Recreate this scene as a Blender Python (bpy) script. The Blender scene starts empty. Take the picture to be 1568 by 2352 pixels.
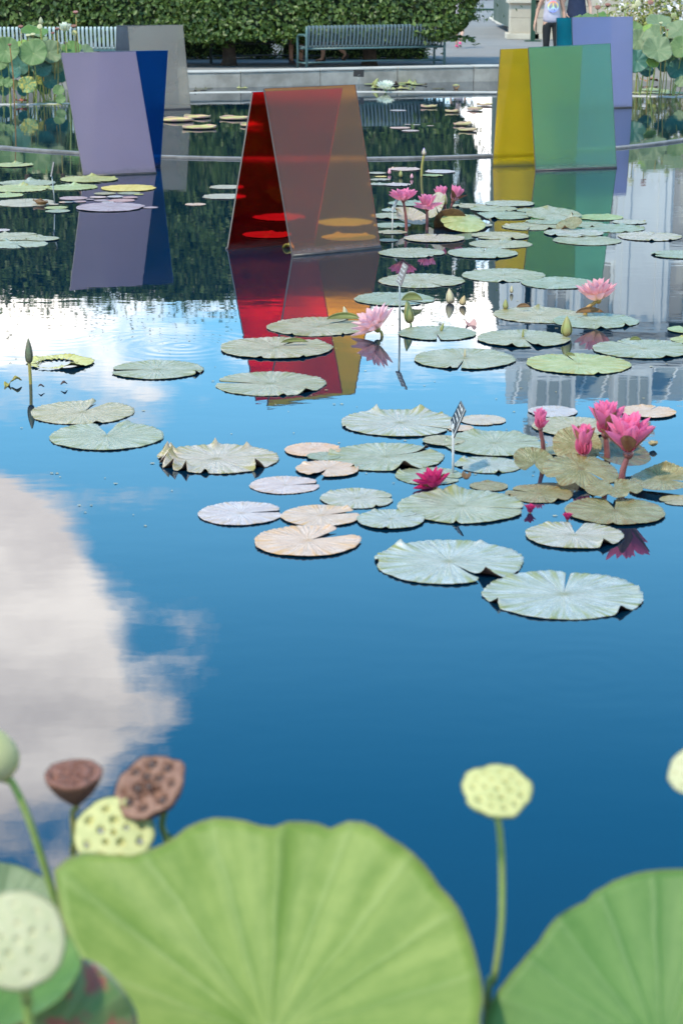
import bpy, bmesh, math, random
import numpy as np
from mathutils import Vector, Matrix, noise as mnoise

scene = bpy.context.scene
R = math.radians
# ------------------------------------------------------------------ camera
F, CX, CY, H = 4594.0, 784.0, 1176.0, 2.33        # focal length and centre in picture units (1568 x 2352), eye height over the water
PITCH = math.atan((CY + 126.0) / F)
cam_d = bpy.data.cameras.new('camera'); cam = bpy.data.objects.new('camera', cam_d)
scene.collection.objects.link(cam); scene.camera = cam
cam.location = (0, 0, H); cam.rotation_euler = (math.pi / 2 - PITCH, 0, 0)
cam_d.sensor_fit = 'VERTICAL'; cam_d.sensor_height = 36.0; cam_d.lens = 36.0 * F / 2352.0
cam_d.clip_start = 0.05; cam_d.clip_end = 3000
cam_d.dof.use_dof = True; cam_d.dof.focus_distance = 14.5; cam_d.dof.aperture_fstop = 5.2

# ------------------------------------------------------------------ sun and sky
SUN_TO = Vector((0.36, 0.40, -0.84)).normalized()
SUN_EL = math.asin(-SUN_TO.z); SUN_AZ = math.atan2(-SUN_TO.x, -SUN_TO.y)
sun_d = bpy.data.lights.new('sun', 'SUN'); sun_d.energy = 3.0; sun_d.angle = R(3); sun_d.color = (1.0, 0.87, 0.67)
sun = bpy.data.objects.new('sun', sun_d); scene.collection.objects.link(sun)
sun.rotation_euler = SUN_TO.to_track_quat('-Z', 'Y').to_euler()

def px_ray(x, y):
    fw = Vector((0, math.cos(PITCH), -math.sin(PITCH))); up = Vector((0, math.sin(PITCH), math.cos(PITCH)))
    return Vector((1, 0, 0)) * ((x - CX) / F) + fw - up * ((y - CY) / F)
def G(x, y, z=0.0):
    d = px_ray(x, y); t = (z - H) / d.z
    return Vector((0, 0, H)) + d * t
def At(x, y, Y):
    d = px_ray(x, y)
    return Vector((0, 0, H)) + d * (Y / d.y)
def mpp(p):                                        # metres per picture unit at a point
    fw = Vector((0, math.cos(PITCH), -math.sin(PITCH)))
    return (Vector(p) - Vector((0, 0, H))).dot(fw) / F

class NT:
    def __init__(s, tree):
        s.t = tree; tree.nodes.clear()
    def n(s, typ, ins=None, out=0, **props):
        nd = s.t.nodes.new('ShaderNode' + typ)
        for k, v in props.items(): setattr(nd, k, v)
        for k, v in (ins or {}).items():
            sk = nd.inputs[k]
            if isinstance(v, bpy.types.NodeSocket): s.t.links.new(v, sk)
            else:
                if hasattr(sk.default_value, '__len__') and hasattr(v, '__len__') and len(v) == 3 and len(sk.default_value) == 4: v = (*v, 1)
                sk.default_value = v
        return nd.outputs[out]
    def m(s, op, a, b=None, c=None, clamp=False):
        ins = {0: a}
        if b is not None: ins[1] = b
        if c is not None: ins[2] = c
        return s.n('Math', ins, operation=op, use_clamp=clamp)
    def mr(s, v, a, b, c=0.0, d=1.0, smooth=True):
        return s.n('MapRange', {'Value': v, 'From Min': a, 'From Max': b, 'To Min': c, 'To Max': d}, interpolation_type='SMOOTHSTEP' if smooth else 'LINEAR')
    def mix(s, f, a, b, mode='MIX'):
        nd = s.t.nodes.new('ShaderNodeMix'); nd.data_type = 'RGBA'; nd.blend_type = mode
        for k, v in ((0, f), (6, a), (7, b)):
            sk = nd.inputs[k]
            if isinstance(v, bpy.types.NodeSocket): s.t.links.new(v, sk)
            else: sk.default_value = (*v, 1) if hasattr(v, '__len__') and len(v) == 3 else v
        return nd.outputs[2]
    def noise(s, vec, scale, detail=4, rough=0.55, out=0, dist=0.0):
        return s.n('TexNoise', {'Vector': vec, 'Scale': scale, 'Detail': detail, 'Roughness': rough, 'Distortion': dist}, out=out)
    def ramp(s, f, stops):
        nd = s.t.nodes.new('ShaderNodeValToRGB'); s.t.links.new(f, nd.inputs[0])
        el = nd.color_ramp.elements
        while len(el) < len(stops): el.new(0.5)
        for e, (p, c) in zip(el, stops): e.position = p; e.color = (*c, 1)
        return nd.outputs[0]

world = bpy.data.worlds.new('World'); scene.world = world; world.use_nodes = True
w = NT(world.node_tree)
SKY_STRENGTH = 0.15
wdir = w.n('VectorMath', {0: w.n('TexCoord', out=0)}, operation='NORMALIZE')
sky = w.n('TexSky', sky_type='NISHITA', sun_disc=False, sun_elevation=SUN_EL, sun_rotation=SUN_AZ, air_density=1.3, dust_density=0.9, ozone_density=3.0)
wsep = w.t.nodes.new('ShaderNodeSeparateXYZ'); w.t.links.new(wdir, wsep.inputs[0])
wel = w.m('ARCSINE', wsep.outputs[2])
def cdir(x, y):                                    # direction of the piece of sky mirrored at a picture point
    d = px_ray(x, y); return Vector((d.x, d.y, -d.z)).normalized()
stretch = w.n('VectorMath', {0: wdir, 1: (1.0, 1.0, 1.9)}, operation='MULTIPLY')
n1 = w.noise(stretch, 5.0, 6, 0.58, dist=0.25)
n2 = w.noise(stretch, 17.0, 7, 0.62)
n3 = w.noise(stretch, 2.1, 3, 0.5)
ragged = w.m('ADD', w.m('MULTIPLY', n1, 0.55), w.m('MULTIPLY', n2, 0.45))
def bump_at(x, y, outer, inner, amt):
    d = w.n('VectorMath', {0: wdir, 1: tuple(cdir(x, y))}, operation='DOT_PRODUCT', out=1)
    return w.m('MULTIPLY', w.mr(d, math.cos(R(outer)), math.cos(R(inner))), amt)
dens = w.m('ADD', w.m('MULTIPLY', w.m('SUBTRACT', ragged, 0.5), 2.3), w.m('MULTIPLY', w.m('SUBTRACT', n3, 0.49), 1.6))
for b in ((-140, 1440, 5.6, 1.0, 0.82), (10, 1340, 3.2, 0.6, 0.30), (60, 1560, 3.0, 0.5, 0.18), (480, 1440, 2.8, 0.6, -0.30), (-260, 1500, 6.5, 2.0, 0.7), (10, 1690, 4.0, 1.0, 0.30),
          (1150, 1500, 8.5, 3.5, -0.55), (900, 1200, 4.5, 1.5, -0.22), (1000, 2100, 10.0, 5.0, -0.5), (420, 1010, 3.2, 0.8, 0.08)):
    dens = w.m('ADD', dens, bump_at(*b))
bank = w.mr(wel, R(13.4), R(8.5), 0.0, 0.46)
dens = w.m('ADD', dens, bank)
cover = w.mr(dens, 0.08, 0.52)
shade = w.m('ADD', w.m('MULTIPLY', w.noise(stretch, 7.0, 5, 0.6), 0.7), w.m('MULTIPLY', bank, 1.1))
ccol = w.mix(w.mr(shade, 0.26, 0.52), (9.4, 8.8, 8.5), (15.5, 14.6, 13.6))
skyc = w.mix(1.0, sky, (0.22, 1.10, 1.42), 'MULTIPLY')
skyc = w.mix(w.mr(wel, R(25.0), R(9.0), 0.0, 0.90), skyc, (2.6, 6.8, 10.6))
final = w.mix(cover, skyc, ccol)
bg = w.n('Background', {'Color': final, 'Strength': SKY_STRENGTH})
w.t.links.new(bg, w.t.nodes.new('ShaderNodeOutputWorld').inputs[0])

scene.view_settings.view_transform = 'Standard'; scene.view_settings.look = 'None'
scene.view_settings.exposure = 0.68; scene.view_settings.gamma = 1.0; scene.view_settings.use_curve_mapping = False
scene.render.engine = 'CYCLES'
scene.cycles.use_denoising = True
scene.cycles.max_bounces = 12; scene.cycles.transmission_bounces = 10; scene.cycles.transparent_max_bounces = 12
scene.cycles.caustics_reflective = False; scene.cycles.caustics_refractive = True
scene.cycles.sample_clamp_indirect = 6.0

# ------------------------------------------------------------------ helpers
COL = scene.collection
rnd = random.Random(7)
class MB:                                          # collects shapes; build() links them as ONE mesh object
    def __init__(s): s.v = []; s.f = []; s.mi = []
    def add(s, v, f, mi=0):
        o = len(s.v); s.v += [tuple(p) for p in v]; s.f += [tuple(i + o for i in q) for q in f]; s.mi += [mi] * len(f); return s
    def box(s, c, d, rot=None, mi=0):
        c = Vector(c); v = []
        for z in (-.5, .5):
            for x, y in ((-.5, -.5), (.5, -.5), (.5, .5), (-.5, .5)):
                q = Vector((x * d[0], y * d[1], z * d[2])); v.append(c + (rot @ q if rot else q))
        return s.add(v, [(0, 3, 2, 1), (4, 5, 6, 7), (0, 1, 5, 4), (1, 2, 6, 5), (2, 3, 7, 6), (3, 0, 4, 7)], mi)
    def tube(s, pts, rad, n=8, cap=True, mi=0):
        pts = [Vector(p) for p in pts]; rad = rad if hasattr(rad, '__len__') else [rad] * len(pts)
        v = []; f = []; a = None
        for i, p in enumerate(pts):
            t = (pts[min(i + 1, len(pts) - 1)] - pts[max(i - 1, 0)]).normalized()
            if a is None: a = t.orthogonal().normalized()
            else: a = (a - t * a.dot(t)).normalized()
            b = t.cross(a)
            for k in range(n):
                g = 2 * math.pi * k / n; v.append(p + (a * math.cos(g) + b * math.sin(g)) * rad[i])
        for i in range(len(pts) - 1):
            for k in range(n): f.append((i * n + k, i * n + (k + 1) % n, (i + 1) * n + (k + 1) % n, (i + 1) * n + k))
        if cap: f.append(tuple(range(n))[::-1]); f.append(tuple((len(pts) - 1) * n + k for k in range(n)))
        return s.add(v, f, mi)
    def lathe(s, prof, n=24, wob=None, mat=None, mi=0):
        v = []; f = []
        for i, (r, z) in enumerate(prof):
            for k in range(n):
                g = 2 * math.pi * k / n; q = r * (wob(g, i) if wob else 1)
                p = Vector((q * math.cos(g), q * math.sin(g), z)); v.append(mat @ p if mat else p)
        for i in range(len(prof) - 1):
            for k in range(n): f.append((i * n + k, i * n + (k + 1) % n, (i + 1) * n + (k + 1) % n, (i + 1) * n + k))
        return s.add(v, f, mi)
    def prism(s, poly, axis_from, axis_to, mi=0):  # poly: list of Vector at axis_from; extruded to axis_to
        d = Vector(axis_to) - Vector(axis_from); n = len(poly)
        v = list(poly) + [Vector(p) + d for p in poly]
        f = [tuple(range(n))[::-1], tuple(range(n, 2 * n))] + [(i, (i + 1) % n, n + (i + 1) % n, n + i) for i in range(n)]
        return s.add(v, f, mi)
    def mesh(s, name, mats, smooth=True):
        me = bpy.data.meshes.new(name); me.from_pydata(s.v, [], s.f)
        for m in (mats if isinstance(mats, (list, tuple)) else [mats]): me.materials.append(m)
        if any(s.mi): me.polygons.foreach_set('material_index', s.mi)
        if smooth: me.polygons.foreach_set('use_smooth', [True] * len(me.polygons))
        me.update(); return me
    def build(s, name, mats, parent=None, smooth=True):
        return put(name, s.mesh(name, mats, smooth), parent)
def put(name, me, parent=None, loc=None, rot=None, scale=None):
    o = bpy.data.objects.new(name, me); COL.objects.link(o)
    if parent: o.parent = parent
    if loc is not None: o.location = loc
    if rot is not None: o.rotation_euler = rot
    if scale is not None: o.scale = scale if hasattr(scale, '__len__') else (scale,) * 3
    return o
def tag(o, label=None, cat=None, group=None, kind=None):
    if label: o['label'] = label
    if cat: o['category'] = cat
    if group: o['group'] = group
    if kind: o['kind'] = kind
    return o
def empty(name, loc=(0, 0, 0), rz=0.0):
    o = bpy.data.objects.new(name, None); COL.objects.link(o); o.location = loc; o.rotation_euler = (0, 0, rz); o.empty_display_size = .1
    return o
def copy_tree(o, parent=None):
    c = o.copy(); COL.objects.link(c); c.parent = parent
    for ch in list(o.children): copy_tree(ch, c)
    return c
def smooth_by_angle(o, deg=35):
    return o
def bevel(o, wd=.004, seg=2):
    m = o.modifiers.new('bevel', 'BEVEL'); m.width = wd; m.segments = seg; m.limit_method = 'ANGLE'; m.angle_limit = R(40); return o
def lerp(a, b, t): return a + (b - a) * t
def curve_pts(pts, n):                              # Catmull-Rom through points
    pts = [Vector(p) for p in pts]; q = [pts[0] * 2 - pts[1]] + pts + [pts[-1] * 2 - pts[-2]]; out = []
    for i in range(1, len(q) - 2):
        for k in range(n):
            t = k / n; a, b, c, d = q[i - 1:i + 3]
            out.append(0.5 * ((2 * b) + (c - a) * t + (2 * a - 5 * b + 4 * c - d) * t * t + (3 * b - a - 3 * c + d) * t ** 3))
    out.append(pts[-1]); return out

# ------------------------------------------------------------------ materials
def newmat(name):
    m = bpy.data.materials.new(name); m.use_nodes = True; return m, NT(m.node_tree)
def finish(m, t, sh):
    t.t.links.new(sh, t.t.nodes.new('ShaderNodeOutputMaterial').inputs[0]); return m
def plain(name, c1, c2=None, scale=6.0, rough=.6, bump=0.0, bscale=30.0, spec=.4, metallic=0.0, trans=0.0, tcol=None, coat=0.0, coords='Object', detail=5, lo=.35, hi=.65, stretch=None):
    m, t = newmat(name)
    co = t.n('TexCoord', out={'Generated': 0, 'Object': 3}[coords])
    if stretch: co = t.n('VectorMath', {0: co, 1: stretch}, operation='MULTIPLY')
    col = t.mix(t.mr(t.noise(co, scale, detail, .6), lo, hi), c1, c2 or tuple(x * .75 for x in c1))
    ins = {'Base Color': col, 'Roughness': rough, 'Specular IOR Level': spec, 'Metallic': metallic, 'Coat Weight': coat}
    if bump: ins['Normal'] = t.n('Bump', {'Strength': bump, 'Distance': .01, 'Height': t.noise(co, bscale, 4, .6)})
    sh = t.n('BsdfPrincipled', ins)
    if trans: sh = t.n('MixShader', {0: trans, 1: sh, 2: t.n('BsdfTranslucent', {'Color': tcol or c1})})
    return finish(m, t, sh)
def leaf_mat(name, dark, mid, light, rough=.45, trans=.25, spec=.4):
    m, t = newmat(name)
    ri = t.n('NewGeometry', out=8)
    co = t.n('TexCoord', out=3)
    f = t.m('ADD', t.m('MULTIPLY', ri, .65), t.m('MULTIPLY', t.noise(co, 1.3, 3), .55))
    col = t.ramp(f, [(.15, dark), (.5, mid), (.95, light)])
    sh = t.n('BsdfPrincipled', {'Base Color': col, 'Roughness': rough, 'Specular IOR Level': spec})
    return finish(m, t, t.n('MixShader', {0: trans, 1: sh, 2: t.n('BsdfTranslucent', {'Color': col})}))

# water: dark, dyed pond under a mirror surface with faint ripples
def water_mat():
    m, t = newmat('pond_water')
    co = t.n('TexCoord', out=3)
    st = t.n('VectorMath', {0: co, 1: (1.0, 1.6, 1.0)}, operation='MULTIPLY')
    big = t.noise(st, 1.1, 3, .5); fine = t.noise(st, 7.5, 3, .5)
    sep = t.t.nodes.new('ShaderNodeSeparateXYZ'); t.t.links.new(co, sep.inputs[0])
    calm = t.mr(sep.outputs[1], 9.0, 22.0, .22, 1.0)
    patch = t.m('MULTIPLY', t.mr(t.noise(co, .16, 2, .5), .40, .66, .3, 1.0), calm)
    hgt = t.m('ADD', t.m('MULTIPLY', big, .26), t.m('MULTIPLY', t.m('MULTIPLY', fine, patch), .13))
    for (rx, ry, amp) in RINGS:                    # spreading rings on the calm surface
        d = t.n('VectorMath', {0: co, 1: (rx, ry, 0)}, operation='DISTANCE', out=1)
        hgt = t.m('ADD', hgt, t.m('MULTIPLY', t.m('SINE', t.m('MULTIPLY', d, 62.0)), t.mr(d, .75, .05, 0.0, amp)))
    bump = t.n('Bump', {'Strength': 1.0, 'Distance': .0042, 'Height': hgt})
    sh = t.n('BsdfPrincipled', {'Base Color': (.0002, .012, .027), 'Roughness': .012, 'IOR': 1.68, 'Specular IOR Level': .5, 'Normal': bump})
    return finish(m, t, sh)
RINGS = [tuple(G(420, 795)[:2]) + (.022,), tuple(G(120, 765)[:2]) + (.02,), tuple(G(1330, 1545)[:2]) + (.006,)]

def pad_mat(name, base, light, edge, rough=.42, speck=0.0, spec=.45, sheen=.0):
    m, t = newmat(name)
    co = t.n('TexCoord', out=3)
    sep = t.t.nodes.new('ShaderNodeSeparateXYZ'); t.t.links.new(co, sep.inputs[0])
    flat = t.n('CombineXYZ', {0: sep.outputs[0], 1: sep.outputs[1], 2: 0.0})
    r = t.n('VectorMath', {0: flat}, operation='LENGTH', out=1)
    oi = t.n('ObjectInfo', out=5)
    ang = t.m('ARCTAN2', sep.outputs[1], sep.outputs[0])
    off = t.n('CombineXYZ', {0: sep.outputs[0], 1: sep.outputs[1], 2: t.m('MULTIPLY', oi, 37.0)})
    nz = t.noise(off, 3.2, 5, .6)
    vein = t.m('POWER', t.m('ABSOLUTE', t.m('SINE', t.m('ADD', t.m('MULTIPLY', ang, t.m('ADD', 8.0, t.m('MULTIPLY', oi, 5.0))), t.m('MULTIPLY', nz, 4.0)))), 14.0)
    fan = t.noise(t.n('CombineXYZ', {0: t.m('MULTIPLY', t.m('COSINE', ang), 10.0), 1: t.m('MULTIPLY', t.m('SINE', ang), 10.0), 2: t.m('ADD', t.m('MULTIPLY', r, 1.1), t.m('MULTIPLY', oi, 37.0))}), 1.0, 5, .62)
    c = t.mix(t.mr(nz, .38, .66), base, light)
    c = t.mix(t.m('MULTIPLY', t.mr(fan, .42, .70), .8), c, t.mix(.5, light, edge))
    c = t.mix(t.m('MULTIPLY', vein, .12), c, light)
    c = t.mix(t.m('MULTIPLY', t.m('MULTIPLY', t.mr(r, .35, 1.0), t.mr(fan, .46, .62)), .9), c, edge)
    c = t.mix(t.m('MULTIPLY', t.mr(r, .16, .0), .55), c, edge)
    if speck:
        vo = t.n('TexVoronoi', {'Vector': off, 'Scale': 26.0}, out=0)
        c = t.mix(t.m('MULTIPLY', t.mr(vo, .34, .12), speck), c, (.16, .12, .08))
    blotch = t.noise(off, 9.0, 4, .65)
    c = t.mix(t.m('MULTIPLY', t.mr(blotch, .66, .76), .5), c, tuple(x * .55 for x in edge))
    c = t.mix(1.0, c, t.n('CombineXYZ', {0: t.m('ADD', .88, t.m('MULTIPLY', oi, .30)), 1: .97, 2: t.m('SUBTRACT', 1.0, t.m('MULTIPLY', oi, .16))}), 'MULTIPLY')
    ribs = t.m('MULTIPLY', t.m('SINE', t.m('ADD', t.m('MULTIPLY', ang, 46.0), t.m('MULTIPLY', nz, 9.0))), t.m('MULTIPLY', r, .10))
    hg = t.m('ADD', t.m('ADD', t.m('MULTIPLY', vein, .22), ribs), t.m('ADD', t.m('MULTIPLY', fan, .9), t.m('MULTIPLY', blotch, .35)))
    bump = t.n('Bump', {'Strength': .55, 'Distance': .02, 'Height': hg})
    rg = t.mr(t.m('ADD', t.m('MULTIPLY', fan, .5), t.m('MULTIPLY', blotch, .5)), .35, .65, rough - .2, rough + .14)
    sh = t.n('BsdfPrincipled', {'Base Color': c, 'Roughness': rg, 'Specular IOR Level': spec, 'IOR': 1.5, 'Normal': bump, 'Sheen Weight': sheen, 'Coat Weight': .12, 'Coat Roughness': .3})
    return finish(m, t, sh)
PAD = {
    'green':  pad_mat('pad_sage_green',  (.245, .248, .165), (.34, .336, .255), (.17, .17, .04), .40),
    'pale':   pad_mat('pad_pale_silver', (.31, .295, .245), (.41, .385, .345), (.21, .195, .04), .38),
    'peach':  pad_mat('pad_peach',       (.43, .32, .25), (.52, .41, .34), (.46, .27, .10), .42),
    'pink':   pad_mat('pad_pink_lilac',  (.42, .34, .34), (.50, .43, .43), (.40, .28, .19), .42),
    'olive':  pad_mat('pad_olive_brown', (.17, .15, .05), (.28, .25, .13), (.17, .095, .02), .36),
    'yellow': pad_mat('pad_yellow',      (.46, .40, .10), (.56, .50, .20), (.40, .31, .05), .5),
    'mauve':  pad_mat('pad_mauve',       (.33, .23, .23), (.42, .31, .31), (.28, .15, .16), .5, .35),
    'speck':  pad_mat('pad_speckled_grey', (.30, .28, .21), (.38, .36, .29), (.27, .22, .14), .55, .8),
    'far':    pad_mat('pad_far_green',   (.24, .29, .10), (.36, .39, .20), (.28, .24, .05), .45),
    'dark':   pad_mat('pad_dark_bronze', (.09, .09, .035), (.15, .13, .06), (.10, .05, .03), .45),
}
PAD_UNDER = plain('pad_underside_maroon', (.045, .022, .018), (.075, .04, .025), 7, .5, .3)
PAD_UNDER_BROWN = plain('pad_underside_brown', (.16, .085, .03), (.09, .045, .02), 5, .5, .5, 20)
PAD_UNDER_GREEN = plain('pad_underside_green', (.14, .16, .04), (.10, .07, .03), 5, .5, .3)
M_RIM_PINK = plain('victoria_rim_pink', (.42, .23, .20), (.36, .30, .14), 12, .55, .3)

def petal_mat(name, tip, base, rough=.42, trans=.38):
    m, t = newmat(name)
    co = t.n('TexCoord', out=3)
    sep = t.t.nodes.new('ShaderNodeSeparateXYZ'); t.t.links.new(co, sep.inputs[0])
    ri = t.n('ObjectInfo', out=5)
    f = t.m('ADD', t.mr(sep.outputs[1], .0, .75), t.m('MULTIPLY', t.m('SUBTRACT', ri, .5), .35), clamp=True)
    c = t.mix(f, base, tip)
    line = t.noise(t.n('VectorMath', {0: co, 1: (26, 1.2, 1)}, operation='MULTIPLY'), 1.0, 3)
    c = t.mix(t.m('MULTIPLY', t.mr(line, .45, .75), .28), c, tuple(x * .72 for x in tip))
    sh = t.n('BsdfPrincipled', {'Base Color': c, 'Roughness': rough, 'Specular IOR Level': .35, 'Sheen Weight': .15})
    return finish(m, t, t.n('MixShader', {0: trans, 1: sh, 2: t.n('BsdfTranslucent', {'Color': c})}))
PET = {
    'pink':   petal_mat('petal_bright_pink', (.84, .26, .42), (.86, .52, .56), trans=.45),
    'hot':    petal_mat('petal_hot_pink', (.90, .22, .40), (.70, .11, .22), trans=.42),
    'blush':  petal_mat('petal_blush', (.82, .50, .54), (.84, .66, .42)),
    'peach':  petal_mat('petal_peach_pink', (.82, .42, .46), (.85, .66, .38)),
    'crimson': petal_mat('petal_crimson', (.52, .015, .12), (.55, .03, .20), trans=.25),
    'white':  petal_mat('petal_white', (.82, .84, .72), (.80, .82, .55)),
    'cream':  petal_mat('petal_cream', (.82, .82, .66), (.80, .80, .50)),
}
M_SEPAL = plain('sepal_bronze', (.20, .06, .05), (.26, .12, .05), 6, .5, .2)
M_SEPAL_G = plain('sepal_green', (.27, .32, .10), (.36, .24, .10), 5, .5, .2, trans=.15, tcol=(.3, .35, .1))
M_STAMEN = plain('stamen_yellow', (.70, .40, .06), (.60, .20, .08), 20, .6)
M_STEM_RED = plain('stem_maroon', (.16, .045, .05), (.22, .08, .06), 12, .4, .2)
M_STEM_GREEN = plain('stem_green', (.19, .27, .055), (.26, .30, .10), 10, .5, .25, 60)
M_STEM_OLIVE = plain('stem_olive', (.26, .25, .06), (.32, .22, .06), 10, .5, .2)

def lotus_mat(name, c, light, vein, rough=.55, trans=.3, mottled=None):
    m, t = newmat(name)
    co = t.n('TexCoord', out=3)
    sep = t.t.nodes.new('ShaderNodeSeparateXYZ'); t.t.links.new(co, sep.inputs[0])
    r = t.n('VectorMath', {0: t.n('CombineXYZ', {0: sep.outputs[0], 1: sep.outputs[1], 2: 0.0})}, operation='LENGTH', out=1)
    ang = t.m('ARCTAN2', sep.outputs[1], sep.outputs[0])
    oi = t.n('ObjectInfo', out=5)
    off = t.n('VectorMath', {0: co, 1: t.n('CombineXYZ', {0: t.m('MULTIPLY', oi, 31.0), 1: 0.0, 2: 0.0})}, operation='ADD')
    nz = t.noise(off, 2.6, 4, .55); fine = t.noise(off, 9.0, 5, .65)
    vn = t.m('POWER', t.m('ABSOLUTE', t.m('COSINE', t.m('ADD', t.m('MULTIPLY', ang, 10.0), t.m('MULTIPLY', nz, .7)))), 40.0)
    fan = t.noise(t.n('CombineXYZ', {0: t.m('MULTIPLY', t.m('COSINE', ang), 4.0), 1: t.m('MULTIPLY', t.m('SINE', ang), 4.0), 2: t.m('MULTIPLY', r, .9)}), 1.0, 4, .6)
    col = t.mix(t.mr(t.m('ADD', t.m('MULTIPLY', fine, .28), t.m('MULTIPLY', fan, .72)), .36, .66), c, light)
    col = t.mix(t.m('MULTIPLY', vn, .16), col, vein)
    col = t.mix(t.m('MULTIPLY', t.mr(r, .10, .03), .8), col, vein)
    if mottled:
        col = t.mix(t.mr(t.noise(off, 3.4, 5, .62), .46, .60), col, mottled)
    else:
        col = t.mix(t.m('MULTIPLY', t.mr(t.n('Attribute', out=2, attribute_name='rim'), .978, 1.0), .35), col, (.28, .16, .09))
    bump = t.n('Bump', {'Strength': .2, 'Distance': .02, 'Height': t.m('ADD', t.m('MULTIPLY', vn, .5), t.m('MULTIPLY', fine, .25))})
    sh = t.n('BsdfPrincipled', {'Base Color': col, 'Roughness': rough, 'Specular IOR Level': .4, 'Normal': bump, 'Sheen Weight': .25, 'Sheen Roughness': .4})
    return finish(m, t, t.n('MixShader', {0: trans, 1: sh, 2: t.n('BsdfTranslucent', {'Color': t.mix(1.0, col, (1.1, 1.2, .5), 'MULTIPLY')})}))
LOT = {
    'near':  lotus_mat('lotus_leaf_fresh', (.140, .220, .026), (.240, .305, .060), (.32, .38, .15)),
    'near2': lotus_mat('lotus_leaf_deep', (.085, .185, .032), (.13, .235, .048), (.19, .28, .11)),
    'grey':  lotus_mat('lotus_leaf_grey', (.15, .21, .095), (.21, .27, .135), (.28, .33, .17), .5),
    'far':   lotus_mat('lotus_leaf_mid', (.095, .175, .05), (.16, .245, .085), (.27, .34, .13), .5),
    'dark':  lotus_mat('lotus_leaf_blue_green', (.035, .12, .085), (.06, .17, .12), (.12, .22, .14), .45, .15),
    'lime':  lotus_mat('lotus_leaf_lime', (.18, .30, .04), (.26, .38, .08), (.34, .44, .16), .5),
    'sick':  lotus_mat('lotus_leaf_yellowing', (.14, .24, .09), (.20, .30, .12), (.40, .42, .15), .5, .25, (.50, .40, .08)),
    'dying': lotus_mat('lotus_leaf_dying', (.10, .17, .04), (.15, .20, .06), (.2, .2, .08), .5, .2, (.28, .07, .04)),
}

def panel_mat(name, tint, haze_col, haze, rough, spec=.5):
    m, t = newmat(name)
    co = t.n('TexCoord', out=3)
    grain = t.noise(co, 140.0, 2, .5); cloud = t.noise(co, 1.4, 3, .5)
    pb = t.n('BsdfPrincipled', {'Base Color': tint, 'Roughness': rough, 'Transmission Weight': 1.0, 'IOR': 1.35, 'Specular IOR Level': spec,
                                'Normal': t.n('Bump', {'Strength': .03, 'Distance': .001, 'Height': grain})})
    hc = t.mix(t.mr(cloud, .3, .7), haze_col, tuple(x * .85 for x in haze_col))
    hcol = t.mix(t.mr(grain, .3, .7), hc, tuple(x * .9 for x in haze_col))
    df = t.n('MixShader', {0: .4, 1: t.n('BsdfDiffuse', {'Color': hcol}), 2: t.n('BsdfTranslucent', {'Color': t.mix(.5, hcol, tint)})})
    sep = t.t.nodes.new('ShaderNodeSeparateXYZ'); t.t.links.new(co, sep.inputs[0])
    grime = t.m('MULTIPLY', t.mr(t.m('ADD', sep.outputs[2], t.m('MULTIPLY', t.noise(co, 9.0, 4, .65), -.11)), .015, -.05), .6)
    drip = t.m('MULTIPLY', t.mr(t.noise(t.n('VectorMath', {0: co, 1: (22, 22, 1.4)}, operation='MULTIPLY'), 1.0, 3, .6), .68, .80), .06)
    body = t.n('MixShader', {0: haze, 1: pb, 2: df})
    return finish(m, t, t.n('MixShader', {0: t.m('MAXIMUM', grime, drip), 1: body, 2: t.n('BsdfDiffuse', {'Color': tuple(.28 * x + .035 for x in haze_col)})}))
M_EDGE = plain('acrylic_edge', (.035, .03, .032), (.06, .05, .045), 14, .35)

M_STONE = plain('pool_kerb_stone', (.40, .36, .31), (.24, .215, .18), 2.6, .8, .5, 26, lo=.3, hi=.7)
M_STONE_TOP = plain('kerb_coping_stone', (.46, .43, .385), (.38, .355, .32), 3, .75, .4, 30)
M_JOINT = plain('mortar_joint', (.50, .48, .46), None, 6, .9)
M_RIM = plain('pond_rim_stone', (.20, .18, .17), (.12, .11, .10), 5, .55, .6, 22)
M_PATH = plain('path_asphalt', (.215, .205, .195), (.18, .172, .165), .9, .85, .6, 90, lo=.3, hi=.7)
M_GRASS = plain('lawn', (.06, .11, .03), (.09, .13, .04), 1.5, .9, .5, 40)
M_LIME = plain('limestone', (.50, .43, .33), (.42, .36, .28), 1.4, .85, .4, 18)
M_LIME2 = plain('limestone_pale', (.56, .50, .40), (.48, .42, .33), 1.8, .85, .4, 18)
M_WHITE = plain('white_painted_iron', (.72, .73, .72), (.64, .65, .65), 1.2, .5, .2, 12)
M_GREENPOST = plain('dark_green_paint', (.012, .05, .03), (.018, .06, .035), 5, .35, .1)
M_BENCH = plain('bench_grey_blue_paint', (.13, .17, .18), (.10, .14, .15), 6, .38, .15, 40, spec=.6)
M_BENCH_FRAME = plain('bench_frame_paint', (.06, .12, .12), (.08, .14, .14), 6, .35, .1)
M_BENCH_SUNLIT = plain('bench_paint_sunlit', (.42, .48, .46), (.36, .43, .42), 5, .4, .15, 40, spec=.6)  # light copy of the bench paint, sunshine put into the colour
M_BENCH_SHADED = plain('bench_paint_shaded', (.035, .05, .05), (.05, .065, .065), 5, .4)  # dark copy of the bench paint, tree shade put into the colour
M_BARK = plain('tree_bark', (.055, .042, .032), (.035, .028, .022), 9, .9, .9, 30)
M_CORE = plain('hedge_core_shade', (.012, .022, .008), (.02, .032, .011), 8, .9)  # near-black green, shade inside the crowns put into the colour
M_HEDGE = leaf_mat('hornbeam_leaves', (.018, .038, .008), (.060, .108, .019), (.125, .185, .038), trans=.28)
M_LOWHEDGE = leaf_mat('box_hedge_leaves', (.04, .085, .014), (.085, .15, .025), (.16, .23, .045))
M_METALTAG = plain('sign_black', (.012, .012, .013), (.02, .02, .02), 10, .4)
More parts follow.
